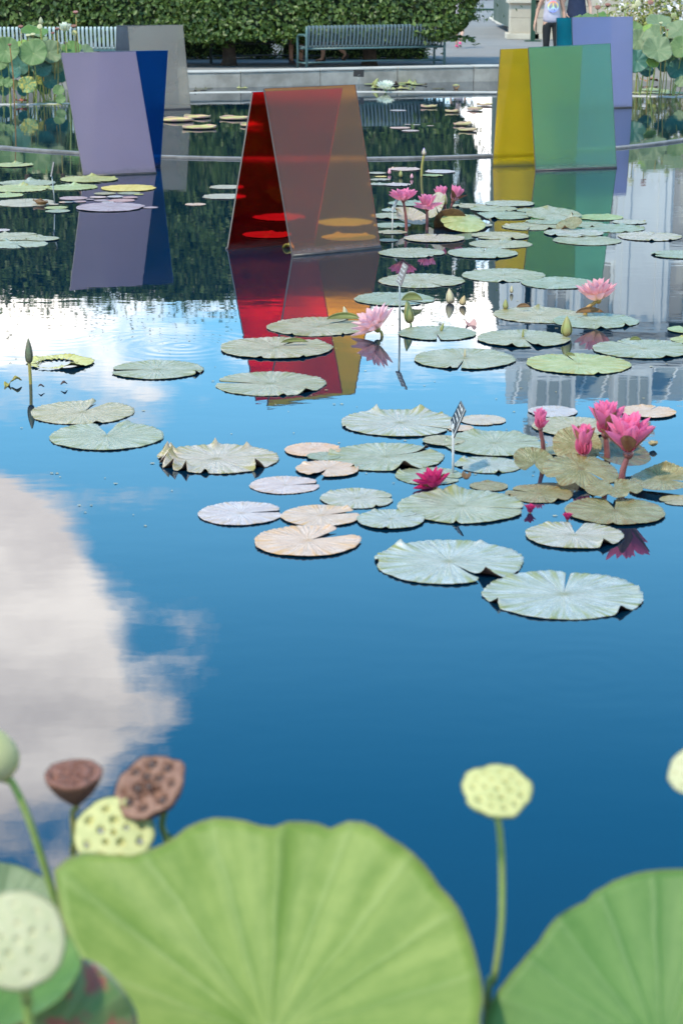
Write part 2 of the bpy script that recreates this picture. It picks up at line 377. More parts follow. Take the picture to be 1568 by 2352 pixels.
M_TAGWHITE = plain('sign_lettering_white', (.75, .75, .74), None, 10, .5)
M_TAGBROWN = plain('sign_grey_brown', (.12, .095, .085), (.10, .08, .07), 10, .4)
M_STAKE = plain('sign_stake_grey', (.20, .22, .21), (.26, .28, .27), 14, .4, metallic=.5)
M_STAKE_W = plain('sign_stake_pale', (.45, .45, .44), None, 14, .4)

# ------------------------------------------------------------------ ground and water
PATH_Z = .12; WALL_TOP = .24
WALL = curve_pts([(-16, 33.2, 0), (-9, 33.6, 0), (-2.5, 34.6, 0), (.3, 35.55, 0), (2.75, 36.35, 0), (6.5, 36.6, 0), (12, 35.6, 0), (16, 34.2, 0)], 10)
me_w = MB().add([(-15, -4, 0), (15, -4, 0), (15, 37.5, 0), (-15, 37.5, 0)], [(0, 1, 2, 3)])
wo = me_w.build('water', water_mat(), None, False); tag(wo, kind='structure')
b = MB()
inner = [Vector((p.x, p.y + .12, PATH_Z)) for p in WALL]
n = len(inner)
outer = [Vector((lerp(-900, 900, i / (n - 1)), 1500, PATH_Z)) for i in range(n)]
mid = [Vector((p.x * 1.0, 66, PATH_Z)) for p in inner]
for A, B in ((inner, mid), (mid, outer)):
    o = len(b.v); b.v += [tuple(p) for p in A + B]
    for i in range(n - 1): b.f.append((o + i, o + i + 1, o + n + i + 1, o + n + i)); b.mi.append(0)
b.add([(-900, -900, PATH_Z), (-15, -900, PATH_Z), (-15, 33.3, PATH_Z), (-16, 66, PATH_Z), (-900, 1500, PATH_Z)], [(0, 1, 2, 3, 4)])
b.add([(15, -900, PATH_Z), (900, -900, PATH_Z), (900, 1500, PATH_Z), (16, 66, PATH_Z), (15, 34.6, PATH_Z)], [(0, 1, 2, 3, 4)])
b.add([(-15, -900, PATH_Z), (15, -900, PATH_Z), (15, -4, PATH_Z), (-15, -4, PATH_Z)], [(0, 1, 2, 3)])
tag(b.build('path', M_PATH, None, False), kind='structure')
b = MB(); b.add([(-400, 88, PATH_Z + .004), (400, 88, PATH_Z + .004), (800, 1400, PATH_Z + .004), (-800, 1400, PATH_Z + .004)], [(0, 1, 2, 3)])
tag(b.build('lawn', M_GRASS, None, False), kind='structure')

# stone kerb wall round the back of the pool, block by block
kw = empty('kerb_wall', (0, 35.4, 0)); tag(kw, 'low grey stone kerb wall along the back of the pond', 'wall')
def along(P, step):
    d = [0]; 
    for i in range(1, len(P)): d.append(d[-1] + (P[i] - P[i - 1]).length)
    k = 0.0; out = []
    while k < d[-1]:
        i = max(j for j in range(len(d)) if d[j] <= k); i = min(i, len(P) - 2)
        out.append(P[i].lerp(P[i + 1], (k - d[i]) / (d[i + 1] - d[i]))); k += step
    return out
marks = along(WALL, 1.44)
off = .0
for i in range(len(marks) - 1):
    a, c = marks[i], marks[i + 1]; t = (c - a).normalized(); nrm = Vector((-t.y, t.x, 0)); a = a + t * .006; c = c - t * .006
    prof = [(0, -.3), (0, WALL_TOP - .022), (.006, WALL_TOP - .006), (.022, WALL_TOP), (.34, WALL_TOP), (.36, WALL_TOP - .02), (.36, -.3)]
    m = MB(); k = len(prof)
    v = [a + nrm * q + Vector((0, 0, z - rnd.uniform(0, .002))) for q, z in prof] + [c + nrm * q + Vector((0, 0, z)) for q, z in prof]
    m.add(v, [tuple(range(k)), tuple(range(2 * k - 1, k - 1, -1))]); m.add(v, [(j, k + j, k + (j + 1) % k, (j + 1) % k) for j in range(k)])
    o = m.build('stone_block', M_STONE, kw, False); o.matrix_parent_inverse = kw.matrix_world.inverted() if False else Matrix.Translation(-Vector(kw.location))
    m = MB(); m.add([a + nrm * -.012 + Vector((0, 0, WALL_TOP + .001)), c + nrm * -.012 + Vector((0, 0, WALL_TOP + .001)), c + nrm * .37 + Vector((0, 0, WALL_TOP + .001)), a + nrm * .37 + Vector((0, 0, WALL_TOP + .001)),
                     a + nrm * -.012 + Vector((0, 0, WALL_TOP + .034)), c + nrm * -.012 + Vector((0, 0, WALL_TOP + .034)), c + nrm * .37 + Vector((0, 0, WALL_TOP + .034)), a + nrm * .37 + Vector((0, 0, WALL_TOP + .034))],
                    [(0, 1, 5, 4), (1, 2, 6, 5), (2, 3, 7, 6), (3, 0, 4, 7), (4, 5, 6, 7), (3, 2, 1, 0)])
    o = m.build('coping_stone', M_STONE_TOP, kw, False); o.matrix_parent_inverse = Matrix.Translation(-Vector(kw.location)); bevel(o, .008)

# flush ledge in front of the planting shelf, and the round rim that crosses the pond
def strip(name, P, wd, z0, z1, matl, label, cat):
    b = MB(); N = len(P)
    for i, p in enumerate(P):
        t = (P[min(i + 1, N - 1)] - P[max(i - 1, 0)]).normalized(); nr = Vector((-t.y, t.x, 0))
        for q, z in ((0, z0), (0, z1 - .008), (.01, z1), (wd - .01, z1), (wd, z1 - .008), (wd, z0)): b.v.append(tuple(p + nr * q + Vector((0, 0, z))))
    for i in range(N - 1):
        for j in range(5): b.f.append((i * 6 + j, (i + 1) * 6 + j, (i + 1) * 6 + j + 1, i * 6 + j + 1)); b.mi.append(0)
    o = b.build(name, matl, None, False); tag(o, label, cat); return o
LEDGE = curve_pts([(-15, 30.2, 0), (-7, 30.75, 0), (-3.9, 31.1, 0), (-2.9, 32.6, 0), (-2.0, 33.45, 0), (2.47, 33.5, 0), (3.6, 33.0, 0), (5.44, 32.35, 0), (9, 31.3, 0), (15, 30, 0)], 8)
strip('pond_ledge', LEDGE, .16, -.2, .010, M_STONE_TOP, 'thin pale stone ledge flush with the water along the planting shelf', 'ledge')
RIM = [Vector((-.35 + 5.75 * math.cos(a), 28.5 + 5.75 * math.sin(a), 0)) for a in [R(198 + i * (342 - 198) / 60) for i in range(61)]]
RIM = [RIM[0] + Vector((-2.6, 3.6, 0))] + RIM + [RIM[-1] + Vector((2.6, 3.4, 0))]
strip('pond_kerb', RIM, .11, -.2, .024, M_RIM, 'dark curved stone kerb just above the water behind the panels', 'kerb')

# ------------------------------------------------------------------ clipped trees and hedges
def leaf_cloud(name, P, Nn, size, matl, parent=None, seed=1, jit=.9):
    """P (k,3) leaf places, Nn (k,3) outward directions: one folded leaf of four triangles at each."""
    rg = np.random.default_rng(seed); k = len(P)
    d = Nn + rg.normal(0, jit, (k, 3)) * .55; d[:, 2] += .25; d /= np.linalg.norm(d, axis=1)[:, None]
    a = rg.normal(0, 1, (k, 3)); a[:, 2] -= .7; a -= d * (a * d).sum(1)[:, None]; a /= np.linalg.norm(a, axis=1)[:, None]
    c = np.cross(d, a); L = size * rg.uniform(.6, 1.35, (k, 1)); W = L * rg.uniform(.26, .36, (k, 1))
    v = np.stack([P - a * L * .5, P + c * W + d * W * .35, P + d * 0, P - c * W + d * W * .35, P + a * L * .5], 1)
    f = np.array([[0, 1, 2], [0, 2, 3], [1, 4, 2], [2, 4, 3]])
    F_ = (f[None] + (np.arange(k) * 5)[:, None, None]).reshape(-1, 3)
    me = bpy.data.meshes.new(name); me.vertices.add(k * 5); me.vertices.foreach_set('co', v.reshape(-1).astype(np.float32))
    me.loops.add(F_.size); me.loops.foreach_set('vertex_index', F_.reshape(-1).astype(np.int32))
    me.polygons.add(len(F_)); me.polygons.foreach_set('loop_start', np.arange(0, F_.size, 3, dtype=np.int32))
    me.update(calc_edges=True); me.materials.append(matl)
    return put(name, me, parent)
def box_leaves(x0, x1, y0, y1, z0, z1, k, seed, lump=.16, depth=.22, round_=0.0, lobes=None):
    rg = np.random.default_rng(seed); sx, sy, sz = x1 - x0, y1 - y0, z1 - z0
    faces = [(0, -1, sx * sz), (0, 1, sx * sz * .5), (1, 1, sx * sy), (1, -1, sx * sy), (2, -1, sy * sz), (2, 1, sy * sz)]
    tot = sum(q[2] for q in faces); P = []; N = []
    for ax, sg, ar in faces:
        m = int(k * ar / tot); u = rg.uniform(0, 1, (m, 3)); p = np.stack([x0 + u[:, 0] * sx, y0 + u[:, 1] * sy, z0 + u[:, 2] * sz], 1); nn = np.zeros((m, 3))
        if ax == 0: p[:, 1] = y0 if sg < 0 else y1; nn[:, 1] = sg
        if ax == 1: p[:, 2] = z0 if sg < 0 else z1; nn[:, 2] = sg
        if ax == 2: p[:, 0] = x0 if sg < 0 else x1; nn[:, 0] = sg
        P.append(p); N.append(nn)
    P = np.concatenate(P); N = np.concatenate(N)
    lum = np.array([mnoise.noise(Vector(q) * 1.7) * .6 + mnoise.noise(Vector(q) * 4.3) * .5 for q in P])
    P = P + N * (lum * lump - rg.uniform(0, 1, len(P)) ** 2 * depth)[:, None] + rg.normal(0, .025, P.shape)
    if round_:
        c = np.array([(x0 + x1) / 2, (y0 + y1) / 2, (z0 + z1) / 2]); h = np.array([sx, sy, sz]) / 2
        q = (P - c) / h; e = np.maximum(np.abs(q) - (1 - round_), 0) / round_; r = np.linalg.norm(e, axis=1)
        q -= np.sign(q) * e * round_ * np.clip(1 - 1 / np.maximum(r, 1), 0, 1)[:, None]; P = c + q * h
    return P, N
HEDGE_Y = (38.1, 40.2)
TREES = [(-10.1, -8.75, -7.4, 'clipped hornbeam tree at the outer end of the hedge behind the pale bench'),
         (-7.5, -6.2, -4.8, 'clipped hornbeam tree whose foliage hangs behind the white lotus flower'),
         (-4.9, -4.5, -2.2, 'clipped hornbeam tree whose crown rises behind the grey panels'),
         (-3.4, -2.14, -.75, 'clipped hornbeam tree with its dark trunk standing beside the dark bench'),
         (-.8, .53, 2.55, 'clipped hornbeam tree whose trunk stands behind the grey-blue bench at the hedge end')]
for i, (x0, tx, x1, lab) in enumerate(TREES):
    ty = 39.0 + .25 * (tx + 2) / 2.6 * .4
    root = empty('hornbeam_tree', (tx, ty, PATH_Z)); tag(root, lab, 'tree', 'clipped trees joined into a hedge behind the benches')
    loc = Vector(root.location); last = i == len(TREES) - 1
    tr = MB(); tr.tube([(0, 0, 0), (.01, 0, .12), (-.01, 0, .5), (.02, .02, 1.2), (0, 0, 3.6)], [.17, .135, .125, .11, .05], 12)
    for k in range(9):
        a = rnd.uniform(0, 6.28); z = rnd.uniform(.8, 3.0); tr.tube([(0, 0, z), (math.cos(a) * .5, math.sin(a) * .4, z + .35), (math.cos(a) * 1.1, math.sin(a) * .7, z + .8)], [.05, .035, .012], 6)
    tr.build('trunk', M_BARK, root)
    zb = .62 if i != 3 else .66
    P, N = box_leaves(x0, x1, *HEDGE_Y, zb, 4.25, 26000 if last else 22000, 30 + i, round_=.16 if last else .0)
    if last:                                       # the free end thins out and droops
        w_ = np.clip((P[:, 0] - 1.9) / .7, 0, 1); P[:, 2] += w_ * .25 * (P[:, 2] < 1.6) ; P[:, 0] -= w_ * np.clip((1.4 - P[:, 2]), 0, 1) * .35
    ex = 1100; rg = np.random.default_rng(90 + i)   # loose shoots along top, foot and face
    sp = np.stack([rg.uniform(x0, x1, ex), rg.uniform(*HEDGE_Y, ex), rg.choice([4.25, zb], ex)], 1)
    sp[:, 2] += np.where(sp[:, 2] > 2, rg.exponential(.16, ex), -rg.exponential(.05, ex) * (np.sin(sp[:, 0] * 5) > -.2))
    P = np.concatenate([P, sp]); N = np.concatenate([N, np.tile([0, -.3, .6], (ex, 1))])
    if last:
        sp = np.stack([2.45 + rg.exponential(.16, 900), rg.uniform(*HEDGE_Y, 900), rg.uniform(.95, 4.3, 900)], 1); P = np.concatenate([P, sp]); N = np.concatenate([N, np.tile([1, -.3, .2], (900, 1))])
    leaf_cloud('crown', P - np.array(loc), N, .098, M_HEDGE, root, 50 + i)
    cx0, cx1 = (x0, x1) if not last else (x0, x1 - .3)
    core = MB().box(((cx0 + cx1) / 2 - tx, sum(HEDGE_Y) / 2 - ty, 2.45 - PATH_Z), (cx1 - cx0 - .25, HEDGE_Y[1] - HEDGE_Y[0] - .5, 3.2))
    core.build('shade_core', M_CORE, root, False)  # solid dark box added inside the crown to block light
for (x0, x1, y0, y1, z1, lab, k) in ((-4.6, -1.35, 41.2, 42.0, .98, 'low clipped box hedge seen under the trees beside the dark trunk', 5200), (-1.25, 1.75, 41.2, 42.1, 1.0, 'low clipped box hedge seen through the slats of the grey-blue bench', 5200)):
    root = empty('box_hedge', ((x0 + x1) / 2, (y0 + y1) / 2, PATH_Z)); tag(root, lab, 'hedge', 'low box hedges beyond the trees'); loc = np.array(root.location)
    P, N = box_leaves(x0, x1, y0, y1, PATH_Z + .02, z1, k, 77, .08, .1); leaf_cloud('leaves', P - loc, N, .055, M_LOWHEDGE, root, 5)
    MB().box((0, 0, (z1 - PATH_Z) / 2), (x1 - x0 - .16, y1 - y0 - .16, z1 - PATH_Z - .08)).build('shade_core', M_CORE, root, False)  # dark filler box, added so no light passes through the hedge

# ------------------------------------------------------------------ benches
SLAT_PROF = [(.045, .782), (.02, .802), (-.012, .80), (-.03, .775), (-.028, .70), (.0, .56), (.022, .46), (.05, .415), (.095, .395), (.20, .402), (.38, .418), (.46, .415), (.49, .39), (.485, .36)]
def make_bench(name, label, m_slat, m_frame, n_slat, L):
    root = empty(name); tag(root, label, 'bench', 'slatted metal park benches')
    P = curve_pts([Vector((0, a, z)) for a, z in SLAT_PROF], 2); th = .009; wd = .041
    b = MB(); k = len(P); v = []
    for i, p in enumerate(P):
        t = (P[min(i + 1, k - 1)] - P[max(i - 1, 0)]).normalized(); nr = Vector((0, -t.z, t.y))
        for x in (-wd / 2, wd / 2):
            for s in (0, 1): v.append(Vector((x, p.y, p.z)) + nr * th * s)
    f = []
    for i in range(k - 1):
        a, c = i * 4, (i + 1) * 4
        f += [(a, c, c + 1, a + 1), (a + 2, a + 3, c + 3, c + 2), (a, a + 2, c + 2, c), (a + 1, c + 1, c + 3, a + 3)]
    b.add(v, f + [(0, 1, 3, 2), (k * 4 - 4, k * 4 - 2, k * 4 - 1, k * 4 - 3)])
    me = b.mesh('slat', m_slat, False)
    for i in range(n_slat): put('slat', me, root, (-L / 2 + .05 + i * (L - .10) / (n_slat - 1), 0, 0))
    for s in (-1, 1):
        x = s * L / 2
        MB().tube([(x, -.01, 0), (x, -.01, .36), (x, -.015, .60), (x, -.03, .79)], .024, 10).build('rear_leg', m_frame, root)
        MB().tube([(x, .47, 0), (x, .46, .35), (x, .47, .56), (x, .44, .61), (x, .38, .625), (x, .1, .63), (x, -.015, .60)], .022, 10).build('front_leg_and_armrest', m_frame, root)
        MB().box((x, -.01, .008), (.07, .09, .016)).build('foot_plate', m_frame, root, False)
    for (y, z, r) in ((.045, .385, .02), (.30, .385, .02), (.005, .765, .014)): MB().tube([(-L / 2, y, z), (L / 2, y, z)], r, 8).build('rail', m_frame, root)
    MB().tube([(-L / 2, .2, .13), (0, .2, .145), (L / 2, .2, .13)], .016, 8).build('stretcher', m_frame, root)
    for s in (-1, 1): MB().tube([(s * L / 2, -.01, .13), (s * L / 2, .47, .13)], .014, 8).build('side_stretcher', m_frame, root)
    return root
bench = make_bench('park_bench', 'grey-blue slatted metal bench seen from behind, its back above the kerb wall', M_BENCH, M_BENCH_FRAME, 37, 2.74)
bench.location = (.64, 37.86, PATH_Z); bench.rotation_euler.z = math.atan2(1.0, 2.6)
bench2 = make_bench('park_bench', 'pale slatted metal bench half hidden by lotus leaves and grey panels', M_BENCH_SUNLIT, M_BENCH_FRAME, 37, 2.74)
bench2.location = (-4.78, 36.85, PATH_Z); bench2.rotation_euler.z = R(2)
bench3 = make_bench('park_bench', 'dark slatted bench in the shade under the trees, facing the pond', M_BENCH_SHADED, M_BENCH_SHADED, 30, 2.2)
bench3.location = (-1.45, 40.15, PATH_Z); bench3.rotation_euler.z = R(180 + 3)

# ------------------------------------------------------------------ conservatory beyond the path
BY = 50.6
cons = empty('conservatory', (9.5, BY, PATH_Z)); tag(cons, 'white iron and glass conservatory on a limestone base, mirrored in the pond', 'building')
def M_GLASSF():
    m, t = newmat('greenhouse_glass')
    nz = t.noise(t.n('TexCoord', out=3), .8, 2); oi = t.n('ObjectInfo', out=5)
    c = t.mix(oi, (.15, .18, .17), (.30, .33, .32))
    return finish(m, t, t.n('BsdfPrincipled', {'Base Color': c, 'Roughness': .06, 'Specular IOR Level': .9, 'IOR': 1.6, 'Normal': t.n('Bump', {'Strength': .06, 'Distance': .05, 'Height': nz})}))
M_GLASS = M_GLASSF()
M_ROOFG = plain('whitewashed_roof_glass', (.34, .38, .37), (.28, .32, .32), .7, .25, .1, 3, spec=.7)
CL = Vector(cons.location)
def cpart(mb, name, matl, parent=None, bev=0.0):
    o = mb.build(name, matl, parent or cons, False)
    if not parent: o.matrix_parent_inverse = Matrix.Translation(-CL)
    if bev: bevel(o, bev)
    return o
X0, X1 = 4.05, 17.0
# interior mass and side wall
cpart(MB().box(((X0 + X1) / 2, BY + 4.1, 4.0), (X1 - X0 - .5, 7.4, 7.4)), 'inner_wall', plain('conservatory_inside', (.05, .08, .06), (.09, .12, .10), .6, .9))
# limestone base, course by course
def stone_course(xa, xb, y, z0, z1, wd, dep, shift):
    x = xa - shift
    while x < xb:
        a, c = max(x, xa), min(x + wd, xb); x += wd
        if c - a < .06: continue
        cpart(MB().box(((a + c) / 2, y + dep / 2 + rnd.uniform(0, .006), (z0 + z1) / 2), (c - a - .012, dep, z1 - z0 - .012)), 'stone_block', M_LIME if rnd.random() < .6 else M_LIME2, None, .006)
for j, (za, zb_) in enumerate(((PATH_Z, .50), (.50, .88), (.88, 1.26), (1.26, 1.6))): stone_course(5.2, X1, BY, za, zb_, 1.15, .35, .5 * (j % 2))
for xc in (4.42, 5.0):                               # stone piers beside the doorway
    wd = .62 if xc < 4.6 else .5
    for (za, zb_, gr) in ((PATH_Z, .26, .08), (.262, .62, 0), (.622, .97, 0), (.972, 1.06, .07), (1.062, 1.14, .04), (1.142, 1.9, -.02), (1.902, 2.6, -.02)):
        cpart(MB().box((xc, BY - .2, (za + zb_) / 2), (wd + gr * 2, .62 + gr * 2, zb_ - za)), 'pier_stone', M_LIME2 if gr else M_LIME, None, .012)
cpart(MB().box((4.82, BY - .05, 1.6), (.13, .12, 3.0)), 'door_frame', M_WHITE)
# white frame: pilasters, bands, cornice
for xc, wd in ((4.35, .62), (5.0, .34), (5.95, .30), (7.6, 1.35), (9.75, .34), (11.1, .34), (12.45, .34), (13.8, .34), (15.15, .34), (16.7, .6)):
    z0 = 1.6 if xc > 5.1 else 2.6
    p = cpart(MB().box((xc, BY + .05, (z0 + 7.3) / 2), (wd, .42, 7.3 - z0)), 'pilaster', M_WHITE, None, .01)
    for q in (-1, 1): cpart(MB().box((xc + q * wd * .32, BY - .185, (z0 + 7.2) / 2), (wd * .12, .05, 7.0 - z0)), 'fluting', M_WHITE)
    cpart(MB().box((xc, BY + .03, 7.1), (wd + .12, .52, .22)), 'capital', M_WHITE, None, .02)
for z, hgt, out_ in ((5.15, .36, .10), (7.42, .22, .30), (7.68, .28, .42), (7.92, .16, .52)):
    cpart(MB().box(((X0 + X1) / 2, BY + .12 - out_ / 2, z), (X1 - X0 + out_, .34 + out_, hgt)), 'cornice_band', M_WHITE, None, .015)
for i in range(44): cpart(MB().box((X0 + .15 + i * .295, BY - .42, 7.46), (.12, .12, .14)), 'dentil', M_WHITE)
bays = [(5.17, 5.80), (6.10, 6.92), (8.28, 9.58), (9.92, 10.93), (11.27, 12.28), (12.62, 13.63), (13.97, 14.98), (15.32, 16.40)]
pane_cache = {}
for (a, c) in bays:
    for (z0, z1, nz_) in ((1.62, 4.95, 4), (5.35, 6.98, 2)):
        wn = cpart(MB().box(((a + c) / 2, BY + .10, z0 + .05), (c - a, .14, .10)).box(((a + c) / 2, BY + .10, z1 - .05), (c - a, .14, .10)).box((a + .04, BY + .10, (z0 + z1) / 2), (.08, .13, z1 - z0 - .2)).box((c - .04, BY + .10, (z0 + z1) / 2), (.08, .13, z1 - z0 - .2)), 'window', M_WHITE)
        nx = 2 if c - a < 1.15 else 3
        pw, ph = (c - a - .16) / nx, (z1 - z0 - .2) / nz_
        for i in range(nx):
            if i: cpart(MB().box((a + .08 + i * pw, BY + .085, (z0 + z1) / 2), (.045, .09, z1 - z0 - .2)), 'mullion', M_WHITE, wn)
            for j in range(nz_):
                cpart(MB().box((a + .08 + (i + .5) * pw, BY + .125 + rnd.uniform(0, .004), z0 + .1 + (j + .5) * ph), (pw, .02, ph - .03)), 'pane', M_GLASS, wn)
        for j in range(1, nz_): cpart(MB().box(((a + c) / 2, BY + .08, z0 + .1 + j * ph), (c - a - .16, .07, .04)), 'glazing_bar', M_WHITE, wn)
# curved glass roof with ribs, lanterns
def vault(y): 
    t = (y - BY) / 3.6; return 8.0 + 1.75 * math.sin(min(t, 1) * math.pi / 2)
ys = [BY - .05 + i * .4 for i in range(11)]
roof = MB(); v = []
for y in ys: v += [(X0 + .5, y, vault(y)), (X1, y, vault(y))]
roof.add(v, [(i * 2, i * 2 + 1, i * 2 + 3, i * 2 + 2) for i in range(len(ys) - 1)])
roof.add([(X0 + .5, BY - .05, 7.9), (X0 + .5, BY + 4, 7.9)] + [(X0 + .5, y, vault(y)) for y in ys[::-1]], [tuple(range(13))])
rf = cpart(roof, 'roof', M_ROOFG)
for i in range(22): cpart(MB().tube([(X0 + .6 + i * .575, y, vault(y) + .02) for y in ys], .035, 6), 'roof_rib', M_WHITE, rf)
for (xc, wd, z1) in ((5.5, 1.15, 9.55), (7.55, 1.0, 9.9)):
    ln = cpart(MB().box((xc, BY + .7, 8.9), (wd, 1.0, 1.9)), 'lantern', M_WHITE, None, .03)
    cpart(MB().box((xc, BY + .7, 9.0 + .95), (wd + .22, 1.25, .14)), 'lantern_cornice', M_WHITE, ln, .02)
    for q in (-.28, 0, .28): cpart(MB().box((xc + q * wd, BY + .185, 9.0), (wd * .2, .03, 1.0)), 'pane', M_ROOFG, ln)
    cpart(MB().lathe([(wd * .55, 10.02), (wd * .42, 10.22), (wd * .2, 10.36), (.05, 10.5), (.02, 10.75)], 4, None, Matrix.Translation((xc, BY + .7, 0)) @ Matrix.Rotation(R(45), 4, 'Z')), 'lantern_roof', M_WHITE, ln)

# posts by the doorway, gravel, far flower bed
def post(name, label, x, y, hgt, plate):
    r = empty(name, (x, y, PATH_Z)); tag(r, label, 'post')
    MB().box((0, 0, hgt / 2), (.105, .105, hgt)).build('pole', M_GREENPOST, r, False)
    b = MB().box((0, 0, .012), plate).build('base_plate', M_GREENPOST, r, False); bevel(b, .004); return r
pp = G(1222, 95, PATH_Z); post('green_post', 'dark green square post on a flat base plate by the limestone piers', pp.x, pp.y, 3.4, (.38, .25, .03))
pp = G(1142, 24, PATH_Z); q = post('green_post', 'dark green post with a long flat foot on the far path', pp.x, pp.y, 3.2, (.5, .3, .05))
MB().box((-.85, 0, .035), (1.9, .14, .06)).build('foot_bar', M_GREENPOST, q, False)
gb = MB(); rg = random.Random(4)
ga = [G(1125, 42, PATH_Z), G(1178, 38, PATH_Z), G(1180, 66, PATH_Z), G(1150, 58, PATH_Z)]
M_GRAVEL = plain('gravel_pebbles', (.50, .46, .38), (.34, .31, .27), 1.2, .85)
for i in range(750):
    u, v_ = rg.random(), rg.random(); p = ga[0].lerp(ga[1], u).lerp(ga[3].lerp(ga[2], u), v_); s = rg.uniform(.05, .13)
    gb.add([p + Vector((s * rg.uniform(.6, 1) * x, s * 3 * y, s * z * .7)) for x, y, z in ((1, 0, .2), (-1, 0, .2), (0, 1, .2), (0, -1, .2), (0, 0, 1))], [(0, 2, 4), (2, 1, 4), (1, 3, 4), (3, 0, 4)])
o = gb.build('gravel', M_GRAVEL, None, False); tag(o, 'pale pebbles spread at the foot of the limestone pier', 'gravel', kind='stuff')
P = np.stack([np.random.default_rng(3).uniform(1.5, 9, 2600), np.random.default_rng(4).uniform(86, 90, 2600), PATH_Z + np.random.default_rng(5).uniform(0, .7, 2600)], 1)
o = leaf_cloud('flower_bed', P, np.tile([0, -.4, .6], (2600, 1)), .22, leaf_mat('purple_flowers', (.10, .03, .06), (.18, .05, .14), (.05, .09, .03)), None, 8)
tag(o, 'purple flower bed at the far end of the path', 'flower bed', kind='stuff')

# ------------------------------------------------------------------ acrylic panels standing in the water
PT = .022
def panel(parent, b1, b2, t1, t2, matl, name='panel', label=None):
    c = [Vector((*b1, -.04)) if len(b1) == 2 else Vector(b1), Vector((*b2, -.04)) if len(b2) == 2 else Vector(b2), Vector(t2), Vector(t1)]
    nr = (c[1] - c[0]).cross(c[3] - c[0]).normalized(); L = Vector(parent.location)
    d = c[2] - Vector((0, 0, H)); c[2] = Vector((0, 0, H)) + d * ((c[0] - Vector((0, 0, H))).dot(nr) / d.dot(nr))    # fourth corner into the plane of the sheet
    v = [p - L - nr * PT / 2 for p in c] + [p - L + nr * PT / 2 for p in c]
    o = MB().add(v, [(3, 2, 1, 0), (4, 5, 6, 7)]).add(v, [(0, 1, 5, 4), (1, 2, 6, 5), (2, 3, 7, 6), (3, 0, 4, 7)], 1).build(name, [matl, M_EDGE], parent, False)
    # weld the two shells
    bm = bmesh.new(); bm.from_mesh(o.data); bmesh.ops.remove_doubles(bm, verts=bm.verts, dist=1e-5); bmesh.ops.recalc_face_normals(bm, faces=bm.faces); bm.to_mesh(o.data); bm.free()
    if label: o['label'] = label
    m = MB().tube([(c[0] - L) + Vector((0, 0, .045)), (c[1] - L) + Vector((0, 0, .045))], .014, 6); m.build('foot_rail', M_EDGE, o)
    return o
def sculpture(label, loc): r = empty('panel_sculpture', (*loc, 0)); tag(r, label, 'sculpture', 'pairs of coloured acrylic panels standing in the pond'); return r
h = 1.25
s = sculpture('red and hazy orange acrylic panels leaning together like a tent in the pond', (-.3, 15.9))
panel(s, (-.915, 15.89), (-.235, 16.30), (-.69, 15.81, 1.235), (.0, 16.25, 1.235), panel_mat('acrylic_red', (1.0, .006, .014), (.30, .01, .02), .012, .05), 'panel', 'clear red rear panel')
panel(s, (-.375, 15.50), (.315, 15.97), (-.60, 15.775, 1.262), (.105, 16.215, 1.262), panel_mat('acrylic_orange_haze', (1.0, .36, .01), (.60, .42, .37), .13, .07), 'panel', 'hazy orange front panel')
s = sculpture('lavender and deep blue acrylic panels in front of the lotus leaves', (-2.3, 21.6))
panel(s, (-2.72, 21.80), (-1.985, 22.10), (-2.55, 21.64, 1.25), (-1.855, 21.92, 1.25), panel_mat('acrylic_blue', (.004, .13, .55), (.01, .06, .22), .22, .10), 'panel', 'deep blue rear panel')
panel(s, (-2.69, 21.10), (-1.96, 21.39), (-2.925, 21.40, 1.245), (-2.17, 21.62, 1.25), panel_mat('acrylic_lavender_haze', (.72, .58, .74), (.38, .31, .39), .62, .2), 'panel', 'hazy lavender front panel')
s = sculpture('yellow and green acrylic panels standing before the curved rim', (2.3, 22.0))
panel(s, (1.65, 22.12), (2.59, 22.40), At(1148, 113, 22.08), At(1335, 106, 22.36), panel_mat('acrylic_yellow', (1.0, .64, .02), (.85, .60, .04), .30, .10), 'panel', 'yellow rear panel')
panel(s, (2.08, 21.63), (2.985, 21.93), At(1212, 109, 21.95), At(1400, 100, 22.24), panel_mat('acrylic_green_haze', (.28, .78, .44), (.30, .47, .36), .27, .13), 'panel', 'hazy green front panel')
s = sculpture('smoky grey acrylic panels half hidden behind the blue panel', (-2.7, 30.2))
panel(s, tuple(G(262, 247)[:2]), tuple(G(412, 244)[:2]), At(268, 58.5, 30.25), At(405, 57, 30.35), panel_mat('acrylic_smoke', (.42, .44, .52), (.14, .14, .18), .35, .10), 'panel', 'darker grey rear panel')
panel(s, tuple(G(312, 254)[:2]), tuple(G(439, 250.5)[:2]), At(293, 60, 29.95), At(420, 57, 30.05), panel_mat('acrylic_grey_haze', (.96, .86, .70), (.46, .40, .34), .40, .14), 'panel', 'hazy grey front panel')
s = sculpture('teal and lilac acrylic panels beside the lotus with people behind', (3.9, 30.4))
panel(s, tuple(G(1276, 244)[:2]), tuple(G(1400, 241)[:2]), At(1277, 41, 30.55), At(1402, 38, 30.6), panel_mat('acrylic_teal', (.01, .62, .78), (.02, .22, .28), .30, .12), 'panel', 'teal rear panel')
panel(s, tuple(G(1318, 251)[:2]), tuple(G(1450, 247.5)[:2]), At(1312, 40, 30.2), At(1452, 38, 30.3), panel_mat('acrylic_lilac_haze', (.55, .58, .92), (.33, .35, .55), .58, .2), 'panel', 'hazy lilac front panel')

